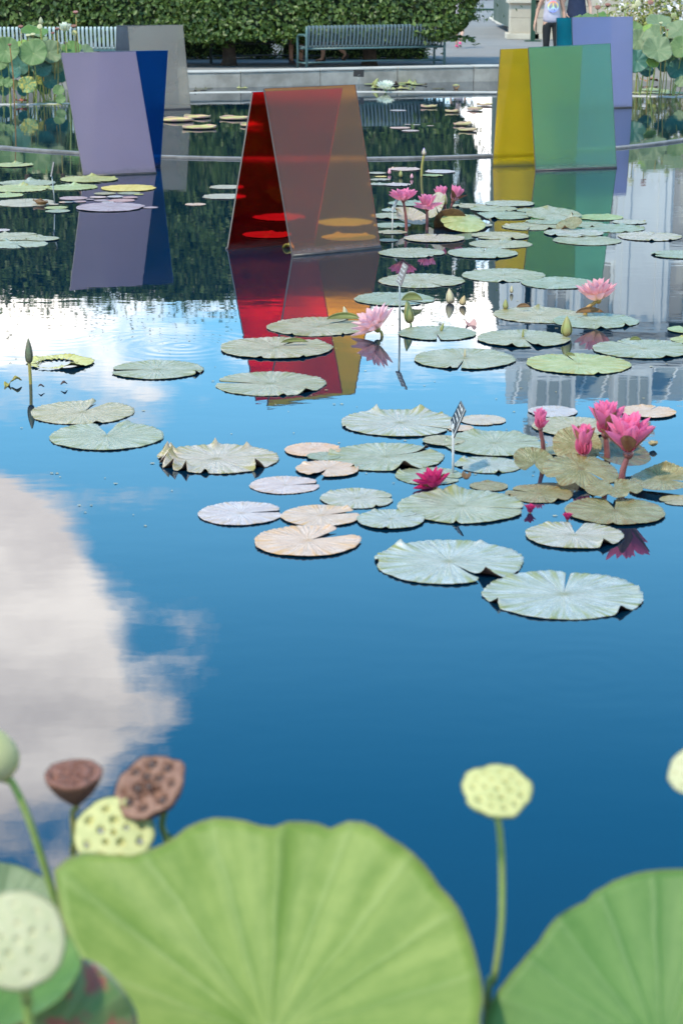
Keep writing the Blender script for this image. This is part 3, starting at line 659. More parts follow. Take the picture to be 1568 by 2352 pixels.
# ------------------------------------------------------------------ water lily pads
def pad_mesh(name, seed, notch=0.0, gap=6.0, teeth=44, tooth=.028, flips=(), curl=0.0, hole=None, slit=.06, wave=.0035, aspect=1.0):
    """Unit pad lying in XY: notch = direction of the slit in degrees (0 = +X, 90 = away), flips = [(deg, width, height)] of upturned rim, curl lifts the whole rim."""
    rg = random.Random(seed); seg = 132; rings = [0, .10, .25, .42, .58, .72, .83, .91, .965, 1.0]
    ph = [rg.uniform(0, 6.28) for _ in range(6)]; v = []; f = []
    g0 = R(gap)
    tn = [rg.uniform(.45, 1.4) for _ in range(teeth + 1)]
    for i in range(seg + 1):
        u = i / seg; a = R(notch) + lerp(g0, 2 * math.pi - g0, u)
        lobe = 1.0
        e = min(u, 1 - u) * 2 * math.pi
        if e < .32: lobe = 1 - .10 * (1 - e / .32) ** 2          # rounded corners at the slit
        irr = 1 + .018 * math.sin(2 * a + ph[0]) + .012 * math.sin(5 * a + ph[1]) + .007 * math.sin(11 * a + ph[2])
        tk = u * teeth; sp = abs((tk % 1) - .5) * 2; tt = max(0, 1 - sp * 1.6) * tooth * tn[int(tk)]
        fl = 0.0
        for (d, wd, hh) in flips:
            da = (math.degrees(a) - d + 180) % 360 - 180; fl = max(fl, hh * max(0, 1 - abs(da) / wd) ** 1.3)
        for j, r in enumerate(rings):
            q = max(0, (r - .55) / .45)
            rr = r * lobe * irr + (tt if j == len(rings) - 1 else tt * .25 if j == len(rings) - 2 else 0)
            pinch = 1.0
            z = .001 + wave * q * (math.sin(3 * a + ph[3]) + .8 * math.sin(7 * a + ph[4])) + .003 * q * math.sin(19 * a + ph[5]) + .002 * math.sin(17 * a + ph[5]) * r
            z += fl * q * q + curl * r * r
            rr *= 1 - fl * .75 * q * q
            if j == len(rings) - 1: z += tt * .5
            if r < .12: z -= .003
            aa = a
            if e < .5 and r < .98: aa = a                         # the slit closes toward the middle
            slitf = max(0.0, 1 - r / .9)
            s_ = (1 if u < .5 else -1) * (-g0) * (1 - min(1, r / .5)) * (1 if e < .25 else 0) * (1 - e / .25 if e < .25 else 0)
            v.append((rr * math.cos(aa + s_), rr * math.sin(aa + s_) * aspect, z))
    k = len(rings)
    for i in range(seg):
        for j in range(k - 1):
            if hole:
                mx = v[i * k + j + 1]; 
                if any(((mx[0] - hx) / hw) ** 2 + ((mx[1] - hy) / hh2) ** 2 + .25 * math.sin(i * .9) < 1 for hx, hy, hw, hh2 in hole): continue
            f.append((i * k + j, i * k + j + 1, (i + 1) * k + j + 1, (i + 1) * k + j))
    return v, f
padn = [0]
def lily_pad(cx, cy, wd, kind, label, notch=None, group=None, z=None, tilt=(0, 0), under=None, lift=0.0, name='lily_pad', cat='lily pad', th=.007, rotz=0.0, **kw):
    padn[0] += 1; i = padn[0]; rg = random.Random(i * 13 + 5)
    if notch is None: notch = rg.uniform(0, 360)
    kw.setdefault('gap', rg.choice([1.0, 1.5, 2.5, 4])); kw.setdefault('flips', [(rg.uniform(0, 360), rg.uniform(5, 13), rg.uniform(.03, .10)) for _ in range(rg.choice([1, 2, 3, 4]))])
    v, f = pad_mesh(name, i, notch, **kw)
    p = G(cx, cy); r = wd / 2 * mpp(p)
    me = MB().add(v, f).mesh(name, [PAD[kind], under or PAD_UNDER])
    zz = (.003 + .0012 * (i % 6)) if z is None else z
    o = put(name, me, None, (p.x, p.y, zz + lift), (R(tilt[0]), R(tilt[1]), R(rotz)), r)
    m = o.modifiers.new('thickness', 'SOLIDIFY'); m.thickness = th; m.offset = -1; m.material_offset = 1; m.material_offset_rim = 0
    tag(o, label, cat, group); return o
def dry_bit(cx, cy, px_, label, matl, seed=0, cat='leaf scrap', z=.0, name='leaf_scrap'):
    rg = random.Random(seed + 900); p = G(cx, cy); s = px_ / 2 * mpp(p); b = MB(); v = []; n1, n2 = 7, 9
    for i in range(n1):
        for j in range(n2):
            u, w_ = i / (n1 - 1) * 2 - 1, j / (n2 - 1) * 2 - 1; wd = (1 - abs(w_) ** 2.2) * .55 + .05
            v.append((s * w_ * (1 + .1 * u), s * u * wd, s * (.10 + .5 * (u * u) * wd * 1.6 + .22 * math.sin(w_ * 3 + seed) + .06 * rg.uniform(-1, 1))))
    b.add(v, [(i * n2 + j, i * n2 + j + 1, (i + 1) * n2 + j + 1, (i + 1) * n2 + j) for i in range(n1 - 1) for j in range(n2 - 1)])
    o = b.build(name, matl); o.location = (p.x, p.y, z + s * .05); o.rotation_euler.z = rg.uniform(0, 6.28)
    m = o.modifiers.new('thickness', 'SOLIDIFY'); m.thickness = s * .07; tag(o, label, cat); return o

SPIKY = [(188, 8, .26), (205, 7, .24), (222, 6, .22), (240, 5, .2), (262, 4, .1), (165, 6, .24), (150, 5, .2), (95, 4, .15), (318, 8, .18), (60, 4, .1)]
L_ = lily_pad
# --- pads nearest the camera
L_(1293, 1367, 360, 'pale', 'largest silvery lily pad, lowest of all the pads, nearest the seed pods', 80, gap=2, flips=[(312, 10, .10), (205, 8, .10), (10, 8, .06), (130, 6, .04)], wave=.005)
L_(1031, 1292, 340, 'pale', 'broad silvery lily pad touching the upper edge of the lowest pad', 296, gap=3, flips=[(135, 10, .12), (302, 12, .16), (60, 6, .07), (185, 10, .07)], wave=.005)
L_(1059, 1165, 286, 'green', 'pale green lily pad just below the sunken crimson flower', 350, gap=2, flips=[(95, 14, .12), (110, 8, .06), (10, 8, .06), (262, 4, .05)], wave=.005)
L_(1318, 1232, 218, 'pale', 'pale lily pad with a notch beside the reflected magenta petals', 80, gap=9, flips=[(305, 12, .16), (120, 8, .06)])
L_(1411, 1177, 228, 'olive', 'olive-gold heart-shaped lily pad under the cupped brown leaf', 88, gap=7, flips=[(260, 5, .04)])
L_(1237, 1135, 156, 'olive', 'small olive pad between the crimson bud and the cupped brown leaf', 150, flips=[(300, 14, .10), (200, 12, .08)])
L_(498, 1055, 276, 'pale', 'pale lily pad with many upturned spiky edges, alone on blue water', 186, gap=2, flips=SPIKY, tooth=.035)
L_(885, 1051, 262, 'green', 'pale green lily pad with a dark upturned rim and a fold toward the name tag', 28, gap=2.5, flips=[(290, 14, .16), (30, 9, .13), (235, 5, .08), (170, 9, .1)])
L_(918, 973, 268, 'pale', 'lilac-grey lily pad with three peaked tips, in front of the tilted name tag', 330, gap=1.5, flips=[(115, 7, .14), (65, 12, .14), (40, 5, .06), (200, 5, .04)])
L_(1135, 1021, 234, 'green', 'sage green lily pad with a saw-toothed rim behind the name tag stake', 10, gap=1.5, flips=[(110, 14, .08), (60, 10, .06), (165, 10, .08)], tooth=.034)
L_(1018, 1015, 96, 'green', 'small green pad tucked under the saw-toothed pad', 20)
L_(1120, 1069, 151, 'pale', 'pale pad with a folded peak at the foot of the name tag stake', 200, flips=[(140, 12, .16), (205, 14, .12), (285, 7, .1)])
L_(1108, 966, 104, 'peach', 'small peach pad behind the tilted name tag', 300, flips=[])
L_(1056, 985, 62, 'peach', 'tiny peach pad half under the lilac-grey peaked pad', 200, flips=[])
L_(719, 1035, 130, 'peach', 'thin peach pad behind the green pad with the dark rim', 10, flips=[(20, 12, .05)])
L_(742, 1051, 76, 'green', 'small green pad squeezed between two peach pads', 120)
L_(752, 1080, 144, 'peach', 'peach pad with a dark curled notch in its near edge', 250, gap=8, flips=[(250, 16, .14), (140, 14, .08), (20, 10, .06)])
L_(655, 1115, 158, 'pink', 'pinkish round pad below the spiky pad', 8, gap=5, flips=[(20, 8, .05)])
L_(820, 1146, 170, 'pale', 'pale pad between the pinkish pads and the pale green pad', 2, gap=1.5, flips=[(140, 10, .07), (300, 5, .06)])
L_(553, 1181, 194, 'pink', 'pink-lilac pad at the end of the row, slit toward its peach neighbour', 10, gap=5, flips=[])
L_(737, 1187, 179, 'peach', 'peach pad with a pink centre between the pink-lilac pad and a beige pad', 22, gap=6, flips=[(45, 14, .09)])
L_(706, 1245, 243, 'peach', 'large beige-peach pad with an open notch, lowest of the peach pads', 38, gap=14, flips=[(64, 16, .07), (10, 7, .04)])
L_(897, 1196, 156, 'pale', 'beige pad slipped under the pale green pad below the sunken flower', 30, flips=[(120, 10, .10), (260, 6, .05)])
L_(985, 1094, 156, 'green', 'grey-green pad lying under the sunken crimson flower', 340, flips=[(160, 12, .12), (100, 8, .06)])
L_(1122, 1118, 86, 'olive', 'small brownish pad behind the pale green pad, by a brown stub', 120, flips=[(90, 20, .10)])
L_(1268, 947, 114, 'pink', 'thin brownish-pink pad behind the single slim pink lily', 200, flips=[(20, 14, .06)])
L_(1318, 982, 192, 'green', 'wide green pad behind the cluster of magenta lilies', 40, flips=[(300, 5, .03)], tooth=.036)
L_(1288, 1038, 88, 'olive', 'small beige pad at the foot of the slim pink lily', 60, flips=[(100, 18, .08)])
L_(1487, 948, 126, 'peach', 'brown-edged peach pad beyond the tall magenta lilies', 60, gap=2, flips=[(95, 8, .05), (30, 8, .05)])
# --- cupped and standing leaves round the magenta lilies
L_(1226, 1088, 100, 'olive', 'small brown-olive leaf lifted out of the water beside the slim lily stem', 265, gap=24, tilt=(24, 8), lift=.05, under=PAD_UNDER_BROWN, curl=.10, flips=[])
L_(1332, 1108, 172, 'olive', 'large cupped olive leaf tilted toward the camera under the magenta lilies', 320, gap=3, tilt=(13, 4), lift=.06, under=PAD_UNDER_BROWN, curl=-.10, flips=[(255, 18, .14), (220, 14, .12), (285, 10, .12), (100, 16, .08)], tooth=.05)
L_(1322, 1072, 110, 'olive', 'yellow-olive frilled leaf rim standing behind the cupped leaf', 90, tilt=(38, 0), lift=.10, under=PAD_UNDER_GREEN, flips=[(90, 40, .10)], tooth=.06)
L_(1420, 1070, 140, 'dark', 'dark brown ruffled leaf behind the magenta lily stems', 200, tilt=(12, 8), lift=.05, under=PAD_UNDER_BROWN, curl=.10, flips=[(150, 18, .12)], tooth=.05)
L_(1408, 1140, 130, 'olive', 'shining olive leaf folded at the foot of the thickest lily stem', 90, gap=10, tilt=(4, -4), lift=.03, under=PAD_UNDER_BROWN, flips=[(250, 16, .12), (300, 14, .14)], tooth=.04)
L_(1522, 1120, 150, 'olive', 'olive-gold leaf with a tall rolled brown rim by the picture edge', 330, gap=6, tilt=(4, -4), lift=.03, under=PAD_UNDER_BROWN, flips=[(75, 55, .34)], tooth=.05)
L_(1560, 1150, 90, 'green', 'thin green pad touching the rolled brown-rimmed leaf', 200, flips=[])
# --- calm left part
L_(190, 948, 238, 'green', 'pale green lily pad with a deep slit, upper of two overlapping pads', 72, gap=8, flips=[(85, 8, .06), (292, 6, .05)], slit=.2)
L_(246, 1003, 262, 'green', 'pale green lily pad with a wide notch, lower of two overlapping pads', 96, gap=11, flips=[(75, 10, .06)])
L_(361, 851, 208, 'green', 'pale green lily pad lying alone near the tall closed bud', 186, gap=5, flips=[(335, 5, .08), (100, 20, .02)])
L_(139, 834, 152, 'yellow', 'half-eaten yellow-green lily pad reduced to a ragged ring', 200, gap=3, hole=[(-.12, -.05, .66, .62), (.28, -.35, .30, .22), (-.3, -.6, .35, .3)], flips=[(300, 26, .16), (80, 30, .06), (150, 20, .10)], tooth=.06, under=PAD_UNDER_GREEN)
L_(634, 801, 252, 'green', 'sage lily pad with a curled lip, middle of three before the red reflection', 60, gap=5, flips=[(40, 5, .05), (255, 3, .05), (300, 3, .05)])
L_(620, 882, 258, 'green', 'sage lily pad with an open slit, lowest of three before the red reflection', 172, gap=6, flips=[(312, 14, .08), (285, 4, .05)])
L_(731, 751, 232, 'green', 'sage lily pad whose end touches the pale pink leaning lily', 50, gap=3, flips=[(300, 3, .04), (240, 3, .04)])
# --- middle right
L_(905, 688, 180, 'green', 'grey-green pad behind the fat green bud and the brown name tag', 320, flips=[(60, 14, .06)])
L_(1003, 767, 174, 'green', 'green pad with a small standing spike, between leaning lily and bud', 270, gap=3, flips=[(270, 4, .05)])
L_(1066, 826, 232, 'green', 'broad green pad with a white wet spot and a spike at its middle', 260, gap=2, flips=[(250, 3, .04)])
L_(1201, 780, 207, 'green', 'speckled green pad below the blue-grey pad, left of the upright bud', 280, gap=3, flips=[(250, 8, .06), (285, 8, .06)])
L_(1236, 724, 206, 'green', 'blue-grey pad carrying a small folded brown lip', 330, flips=[(85, 8, .08)])
L_(1367, 738, 194, 'green', 'spotted green pad under the leaning peach lily', 130, flips=[(310, 8, .08), (270, 6, .06)])
L_(1327, 837, 236, 'far', 'yellow-green pad with a little folded lip, below the upright bud', 100, gap=1.5, flips=[(285, 5, .04)])
L_(1476, 803, 226, 'green', 'green pad running out of the picture below the peach lily', 120, gap=1.5, flips=[(290, 8, .05), (100, 6, .05)])
L_(1578, 759, 92, 'far', 'yellow-green pad cut off at the picture edge, upper of two', 100)
L_(1582, 784, 88, 'far', 'yellow-green pad cut off at the picture edge, lower of two', 200)
L_(1155, 633, 191, 'green', 'broad pale pad with a rounded bump, below the yellow reflection', 300, gap=1.5, flips=[(265, 6, .05)])
L_(1281, 651, 166, 'green', 'pale pad reaching to the peach lily below the green reflection', 330, gap=1.5, flips=[(90, 20, .02)])
L_(968, 646, 197, 'green', 'pale pad crossed by the brown name tag', 300, gap=1.5, flips=[(120, 4, .04)])
L_(945, 582, 150, 'green', 'pale oval pad lying over the mirrored pink lilies', 320, gap=3, flips=[(300, 4, .05)])
L_(1107, 583, 160, 'green', 'wide pale pad just below the mirrored pink bud cluster', 80, gap=1.5, flips=[(290, 4, .05)])
L_(997, 549, 135, 'pale', 'pale pad with a dotted rim in front of the pink lily stems', 80, gap=1.2, flips=[])
L_(1149, 561, 141, 'green', 'pale pad with a dark folded tip crossing the yellow reflection', 60, flips=[(75, 18, .08)])
L_(1347, 553, 154, 'green', 'bluish pale pad at the near edge of the raft, under green reflection', 30, gap=1.2, flips=[])
L_(1491, 544, 147, 'pale', 'pale pad outermost of the raft, over the white mirrored pillar', 70, flips=[(265, 5, .07), (300, 5, .05)])
L_(1556, 586, 122, 'green', 'pale pad with a dark tip at the picture edge below the raft', 190, flips=[(185, 8, .07)])
GR = 'crowded raft of pale pads beside the pink lilies'
raft = [(1148, 543, 130, 'pad of the raft overlapped by the pad with the dark folded tip'), (1316, 537, 134, 'raft pad between the bluish pad and the rolled leaf tips'), (1407, 525, 142, 'long raft pad below the ragged yellowish pad'),
        (1218, 521, 130, 'raft pad in front of the lumpy raised pad'), (1378, 500, 106, 'ragged yellowish raft pad with a crumpled rim'), (1156, 496, 136, 'raft pad crossing the top of the yellow reflection strip'),
        (1132, 481, 108, 'second raft pad from the back, over the yellow reflection'), (1170, 469, 112, 'rearmost raft pad, lying against the yellow reflection'), (1077, 473, 80, 'small raft pad just behind the two pink cup lilies'),
        (1216, 484, 66, 'tiny raft pad at the edge of the green reflection'), (1445, 511, 80, 'little raft pad at the far end of the ragged row'), (1070, 500, 82, 'raft pad with a standing corner beside the maroon stems'),
        (1252, 511, 90, 'raft pad tucked behind the curled brown tip'), (1100, 519, 60, 'small raft pad beside the dark raised leaf edge'), (1345, 516, 96, 'raft pad under the curled brown tip')]
for k, (x, y, w_, lab) in enumerate(raft): L_(x, y, w_, ['green', 'pale', 'green'][k % 3] if k != 4 else 'far', lab, None, GR)
L_(1270, 500, 124, 'green', 'lumpy raised pad with a curled brown tip in the raft', 330, GR, tilt=(7, 2), lift=.03, flips=[(320, 12, .26), (100, 20, .10)], under=PAD_UNDER_BROWN)
L_(1305, 527, 60, 'olive', 'small curled brown leaf tip standing up in the raft', 100, GR, tilt=(20, -20), lift=.04, flips=[(240, 40, .4)], under=PAD_UNDER_BROWN)
G2 = 'pads and leaves round the pink lilies'
L_(940, 468, 98, 'green', 'pad behind the small clear name tag and the first pink lily', 100, G2)
L_(915, 484, 76, 'pale', 'pad left of the first pink lily stem, upper of the three', 100, G2)
L_(905, 498, 106, 'green', 'pad with a lifted crest behind the first pink lily stem', 300, G2, flips=[(60, 20, .14), (250, 14, .06)])
L_(900, 518, 88, 'green', 'pad touching the orange panel edge beside the dark cupped leaf', 300, G2)
L_(900, 534, 68, 'green', 'narrow pad in front of the dark cupped leaf', 30, G2)
L_(890, 553, 48, 'green', 'tiny pad at the foot of the orange panel', 30, G2)
L_(1063, 528, 102, 'far', 'lime yellow leaf bowed up beside the brown underside', 200, G2, tilt=(16, 6), lift=.07, curl=-.10, under=PAD_UNDER_GREEN)
L_(1034, 523, 76, 'dark', 'ribbed brown leaf underside standing among the pink lily stems', 90, G2, tilt=(-62, 0), lift=.03, under=PAD_UNDER_BROWN, curl=.12, flips=[])
L_(998, 510, 62, 'pale', 'white upright folded leaf between the pink lily stems', 250, G2, tilt=(30, -58), lift=.14, under=PAD_UNDER_BROWN, flips=[])
L_(940, 522, 84, 'pale', 'dark-backed cupped leaf behind the first pink lily stem', 180, G2, tilt=(18, 14), lift=.07, curl=.2, under=PAD_UNDER_BROWN, flips=[(190, 40, .3)])
L_(1104, 512, 56, 'dark', 'dark leaf rim standing at the end of the lime yellow leaf', 180, G2, tilt=(-10, 30), lift=.05, flips=[(20, 40, .3)])
# --- far pads between orange panel and yellow panel
G3 = 'small pads round the purple bud'
for (x, y, w_, lab, kd) in ((928, 389, 72, 'rear pad of the small group by the purple bud', 'pink'), (1011, 395, 70, 'pad with a dark fold beyond the curved bud stem', 'pink'), (993, 404, 48, 'narrow green pad at the foot of the purple bud stem', 'far'),
                            (866, 399, 42, 'little pad against the orange panel, highest of three', 'pale'), (874, 406, 26, 'lime green scrap of pad beside the orange panel', 'yellow'), (873, 413, 46, 'little pad against the orange panel, below a lime scrap', 'pale'), (868, 424, 48, 'little pad against the orange panel, lowest of three', 'pale'), (913, 425, 60, 'pinkish pad alone below the small pale buds', 'pink')):
    L_(x, y, w_, kd, lab, None, G3)
# --- left far pads
G4 = 'pads on dark water below the lavender panel'
for (x, y, w_, kd, lab) in ((30, 380, 92, 'far', 'pale green pad at the picture edge just below the curved kerb'), (205, 413, 131, 'far', 'frilled green pad at the foot of the lavender panel'), (62, 421, 128, 'green', 'broad pale pad behind the thin white-topped stake'),
                            (165, 431, 118, 'far', 'frilled pale pad in front of the white-topped stake'), (45, 434, 140, 'far', 'wide frilled pad at the picture edge, left of the white-topped stake'), (12, 450, 84, 'far', 'pale pad at the picture edge above the speckled grey pad')):
    L_(x, y, w_, kd, lab, None, G4, flips=[(90, 12, .12), (30, 8, .05)], tooth=.05)
L_(296, 433, 128, 'yellow', 'bright yellow oval pad in front of the blue panel', 20, G4, flips=[], tooth=.008, gap=1)
for (x, y, w_, kd, lab) in ((242, 446, 50, 'green', 'small pale green pad under the yellow pad'), (297, 444, 52, 'green', 'small green pad touching the yellow pad'), (319, 447, 22, 'yellow', 'tiny yellow pad below the yellow pad'),
                            (130, 478, 54, 'far', 'pale yellow-green pad below the brown curled leaf'), (133, 486, 58, 'green', 'pale green pad lowest under the stake'), (152, 466, 32, 'peach', 'small peach pad at the end of the speckled grey pad'), (124, 471, 24, 'peach', 'tiny peach pad by the brown curled leaf'),
                            (346, 477, 34, 'mauve', 'tiny mauve pad touching the large speckled mauve pad'), (449, 470, 48, 'peach', 'lone peach pad on the dark water left of the red panel')):
    L_(x, y, w_, kd, lab, None, G4, flips=[], tooth=.008)
for (x, y, w_) in ((169, 456, 66), (226, 454, 38), (265, 453, 38), (299, 455, 36), (234, 461, 36), (280, 461, 60), (182, 464, 34), (208, 459, 20), (248, 466, 28)):
    L_(x, y, w_, 'mauve' if w_ not in (38, 28) else 'pink', 'small mauve pad in the tight cluster under the yellow pad', None, 'tight cluster of little mauve pads', flips=[], tooth=.006)
L_(254, 477, 158, 'mauve', 'large flat mauve pad with speckles below the little mauve cluster', 350, G4, flips=[], tooth=.006, gap=1)
L_(58, 466, 142, 'speck', 'flat grey speckled pad reaching the picture edge', 10, G4, flips=[], tooth=.006, gap=1)
L_(520, 430, 78, 'speck', 'flat grey speckled pad beside the red panel, rear of two', 180, G4, flips=[], tooth=.006, gap=1)
L_(514, 452, 100, 'speck', 'flat grey speckled pad beside the red panel, front of two', 180, G4, flips=[], tooth=.006, gap=1)
G5 = 'lilac pads at the picture edge below the speckled pad'
for (x, y, w_, lab) in ((4, 530, 40, 'small lilac pad highest at the picture edge'), (35, 545, 128, 'lilac-grey pad with a dark lip at the picture edge, rear of the group'), (98, 550, 76, 'lilac-grey pad reaching out to the tip of a thin reflection'), (38, 561, 142, 'lilac-grey pad front of its group at the picture edge')):
    L_(x, y, w_, 'pink' if w_ < 60 else 'green', lab, None, G5, flips=[(120, 10, .08), (200, 12, .08)])
# --- giant pads with upturned pink rims
def victoria(cx, cy, wd, label, rim=.055):
    p = G(cx, cy); r = wd / 2 * mpp(p); root = empty('rimmed_lily_pad', (p.x, p.y, .006), rnd.uniform(0, 6)); tag(root, label, 'lily pad', 'lily pads with upturned rims')
    n_ = 48; b = MB(); ph = rnd.uniform(0, 6)
    b.lathe([(0.001, .012), (r * .3, .008), (r * .6, .010), (r * .85, .012), (r * .985, .016)], n_, lambda a, i: 1 + .02 * math.sin(3 * a + ph)); b.build('blade', PAD['yellow' if wd > 45 else 'far'], root)
    hgt = lambda a: 1 + .25 * math.sin(2 * a + ph) + .15 * math.sin(5 * a)
    b = MB(); v = []; f = []
    for k in range(n_):
        a = 2 * math.pi * k / n_; q = 1 + .02 * math.sin(3 * a + ph)
        for rr, z in ((.975, .004), (1.0, .006), (1.03, rim * hgt(a)), (1.0, rim * hgt(a)), (.972, .014)): v.append((r * q * rr * math.cos(a), r * q * rr * math.sin(a), z))
    for k in range(n_):
        for j in range(5): f.append((k * 5 + j, ((k + 1) % n_) * 5 + j, ((k + 1) % n_) * 5 + (j + 1) % 5, k * 5 + (j + 1) % 5))
    b.add(v, f).build('rim', M_RIM_PINK, root); return root
for (x, y, w_, lab) in ((407, 278, 74, 'rimmed yellow-green pad in front of the grey panel, touching it'), (454, 271, 60, 'thin rimmed pad behind the other rimmed pads by the grey panel'), (458, 295, 77, 'rimmed peach-edged pad lying lowest beside the grey panel'), (540, 274, 68, 'rimmed pad with a thick pink edge near the red panel'), (577, 290, 50, 'rimmed pad partly hidden by the red panel'),
                        (984, 247, 37, 'small rimmed pad in the bench reflection, nearest the far ledge'), (1037, 258, 30, 'smallest rimmed pad below the bench reflection'), (1090, 253, 36, 'rimmed pad with a long pink edge close to the yellow panel'), (1062, 288, 42, 'rimmed pink-edged pad, upper of the two below the bench reflection'), (1074, 301, 42, 'rimmed pink-edged pad, lower of the two below the bench reflection'), (1112, 243, 36, 'thin rimmed pad touching the yellow panel')):
    victoria(x, y, w_, lab, .03)
for (x, y, w_, lab) in ((914, 254, 38, 'thin pale pad floating in the bench reflection'), (918, 294, 48, 'flat pinkish pad beside the orange panel, upper of two'), (942, 301, 42, 'flat pinkish pad beside the orange panel, lower of two'), (936, 287, 16, 'tiny pad just above the flat pinkish pads'), (956, 288, 18, 'tiny pad second from the orange panel'), (988, 289, 16, 'tiny pad third from the orange panel')):
    L_(x, y, w_, 'pink', lab, None, 'flat small pads in the bench reflection', flips=[], tooth=.006, gap=1)
for (x, y, w_, lab) in ((800, 546, 124, 'round pad seen only through the hazy orange panel, the front one'), (792, 512, 130, 'round pad seen only through the hazy orange panel, the rear one'), (612, 540, 110, 'pad glimpsed through the red panel near its foot'), (640, 500, 120, 'pad glimpsed through the red panel above its foot')):
    L_(x, y, w_, 'far', lab, None, 'pads behind the red and orange panels')
# --- pads on the shallow shelf in front of the kerb wall
G6 = 'low pads on the shallow shelf'
rg6 = random.Random(66)
for k, (x, y, w_, kd) in enumerate([(452, 200, 30, 'dark'), (470, 197, 26, 'far'), (489, 194, 30, 'far'), (508, 199, 26, 'far'), (530, 196, 22, 'far'), (462, 206, 30, 'dark'), (447, 211, 26, 'dark'), (556, 203, 28, 'far'), (575, 198, 30, 'far'), (480, 203, 20, 'dark')]):
    L_(x, y, w_, kd, 'small bronze or green pad on the shelf between the grey panel and red panel', None, G6, flips=[(rg6.uniform(0, 360), 24, .35), (rg6.uniform(0, 360), 16, .3)], curl=.06)
for k, (x, y, w_, kd) in enumerate([(852, 195, 34, 'far'), (866, 203, 30, 'far'), (912, 196, 40, 'far'), (936, 192, 44, 'far'), (956, 195, 30, 'far'), (925, 204, 32, 'far'), (900, 206, 24, 'far'), (970, 196, 22, 'dark'), (945, 207, 20, 'far')]):
    L_(x, y, w_, kd, 'green upright-edged pad crowded round the white water lily', None, 'pads round the white water lily', flips=[(rg6.uniform(0, 360), 26, .45), (rg6.uniform(0, 360), 20, .4)], curl=.08)
L_(1006, 204, 30, 'dark', 'thin brown pad on the shelf right of the white water lily', None, G6); L_(1047, 202, 18, 'far', 'small domed green pad on the shelf near the yellow panel', None, G6, curl=-.3, lift=.06, flips=[])
dry_bit(1047, 205, 22, 'brown scrap below the small domed pad', PAD_UNDER_BROWN, 3)
# scraps
M_YSCRAP = plain('yellowed_leaf', (.30, .26, .05), (.16, .11, .03), 14, .6, .4)
M_CORK = plain('dried_pod_stub', (.42, .31, .15), (.20, .14, .07), 18, .8, .8, 40)
dry_bit(18, 886, 24, 'yellow-brown curled leaf scrap, leftmost by the tall closed bud', M_YSCRAP, 1); dry_bit(38, 882, 24, 'yellow curled leaf scrap with a pointed tip', M_YSCRAP, 2, z=.02)
dry_bit(95, 470, 42, 'brown curled dead leaf on the grey speckled pad', PAD_UNDER_BROWN, 5, 'dead leaf', name='dead_leaf'); dry_bit(1070, 1112, 34, 'brown leaf stub beside the sunken crimson flower', PAD_UNDER_BROWN, 6, z=.03)
dry_bit(662, 570, 30, 'orange dead leaf floating at the foot of the hazy orange panel', M_YSCRAP, 8, 'dead leaf', name='dead_leaf')
dry_bit(1080, 747, 40, 'thin reddish petal scrap floating between two pads', plain('fallen_petal', (.45, .25, .22), None, 9, .6), 9, z=-.01); dry_bit(1498, 1030, 34, 'pale dried pod stub floating behind the magenta lilies', M_CORK, 11, 'dried pod', .015, 'dried_pod')
dry_bit(148, 890, 16, 'dark pointed scrap poking from the water by the half-eaten pad', PAD_UNDER, 14, z=.02); dry_bit(96, 896, 14, 'small dark scrap beside the tall bud reflection', PAD_UNDER, 15, z=.02)

# ------------------------------------------------------------------ water lily flowers and buds
def petal_mesh(name, wd=.24, curve=.25, cup=.35, tip=1.0):
    """unit petal along +Y, hollow toward +Z"""
    n1, n2 = 11, 7; v = []
    for i in range(n1):
        t = i / (n1 - 1); w_ = wd * (math.sin(math.pi * min(1, t ** .72 * .98 + .012)) ** .8) * (1 - .25 * t) + .012
        if t > .9: w_ *= max(.05, 1 - (t - .9) / .1 * .9)
        for j in range(n2):
            u = j / (n2 - 1) * 2 - 1
            v.append((u * w_, t, curve * t * t * tip + cup * w_ * u * u + .0))
    f = [(i * n2 + j, i * n2 + j + 1, (i + 1) * n2 + j + 1, (i + 1) * n2 + j) for i in range(n1 - 1) for j in range(n2 - 1)]
    return v, f
PM = {}
def petal_data(kind, wd, curve, cup, matl):
    k = (kind, wd, curve, cup)
    if k not in PM:
        v, f = petal_mesh('petal', wd, curve, cup); me = MB().add(v, f).mesh('petal', matl); PM[k] = me
    return PM[k]
STAM = None
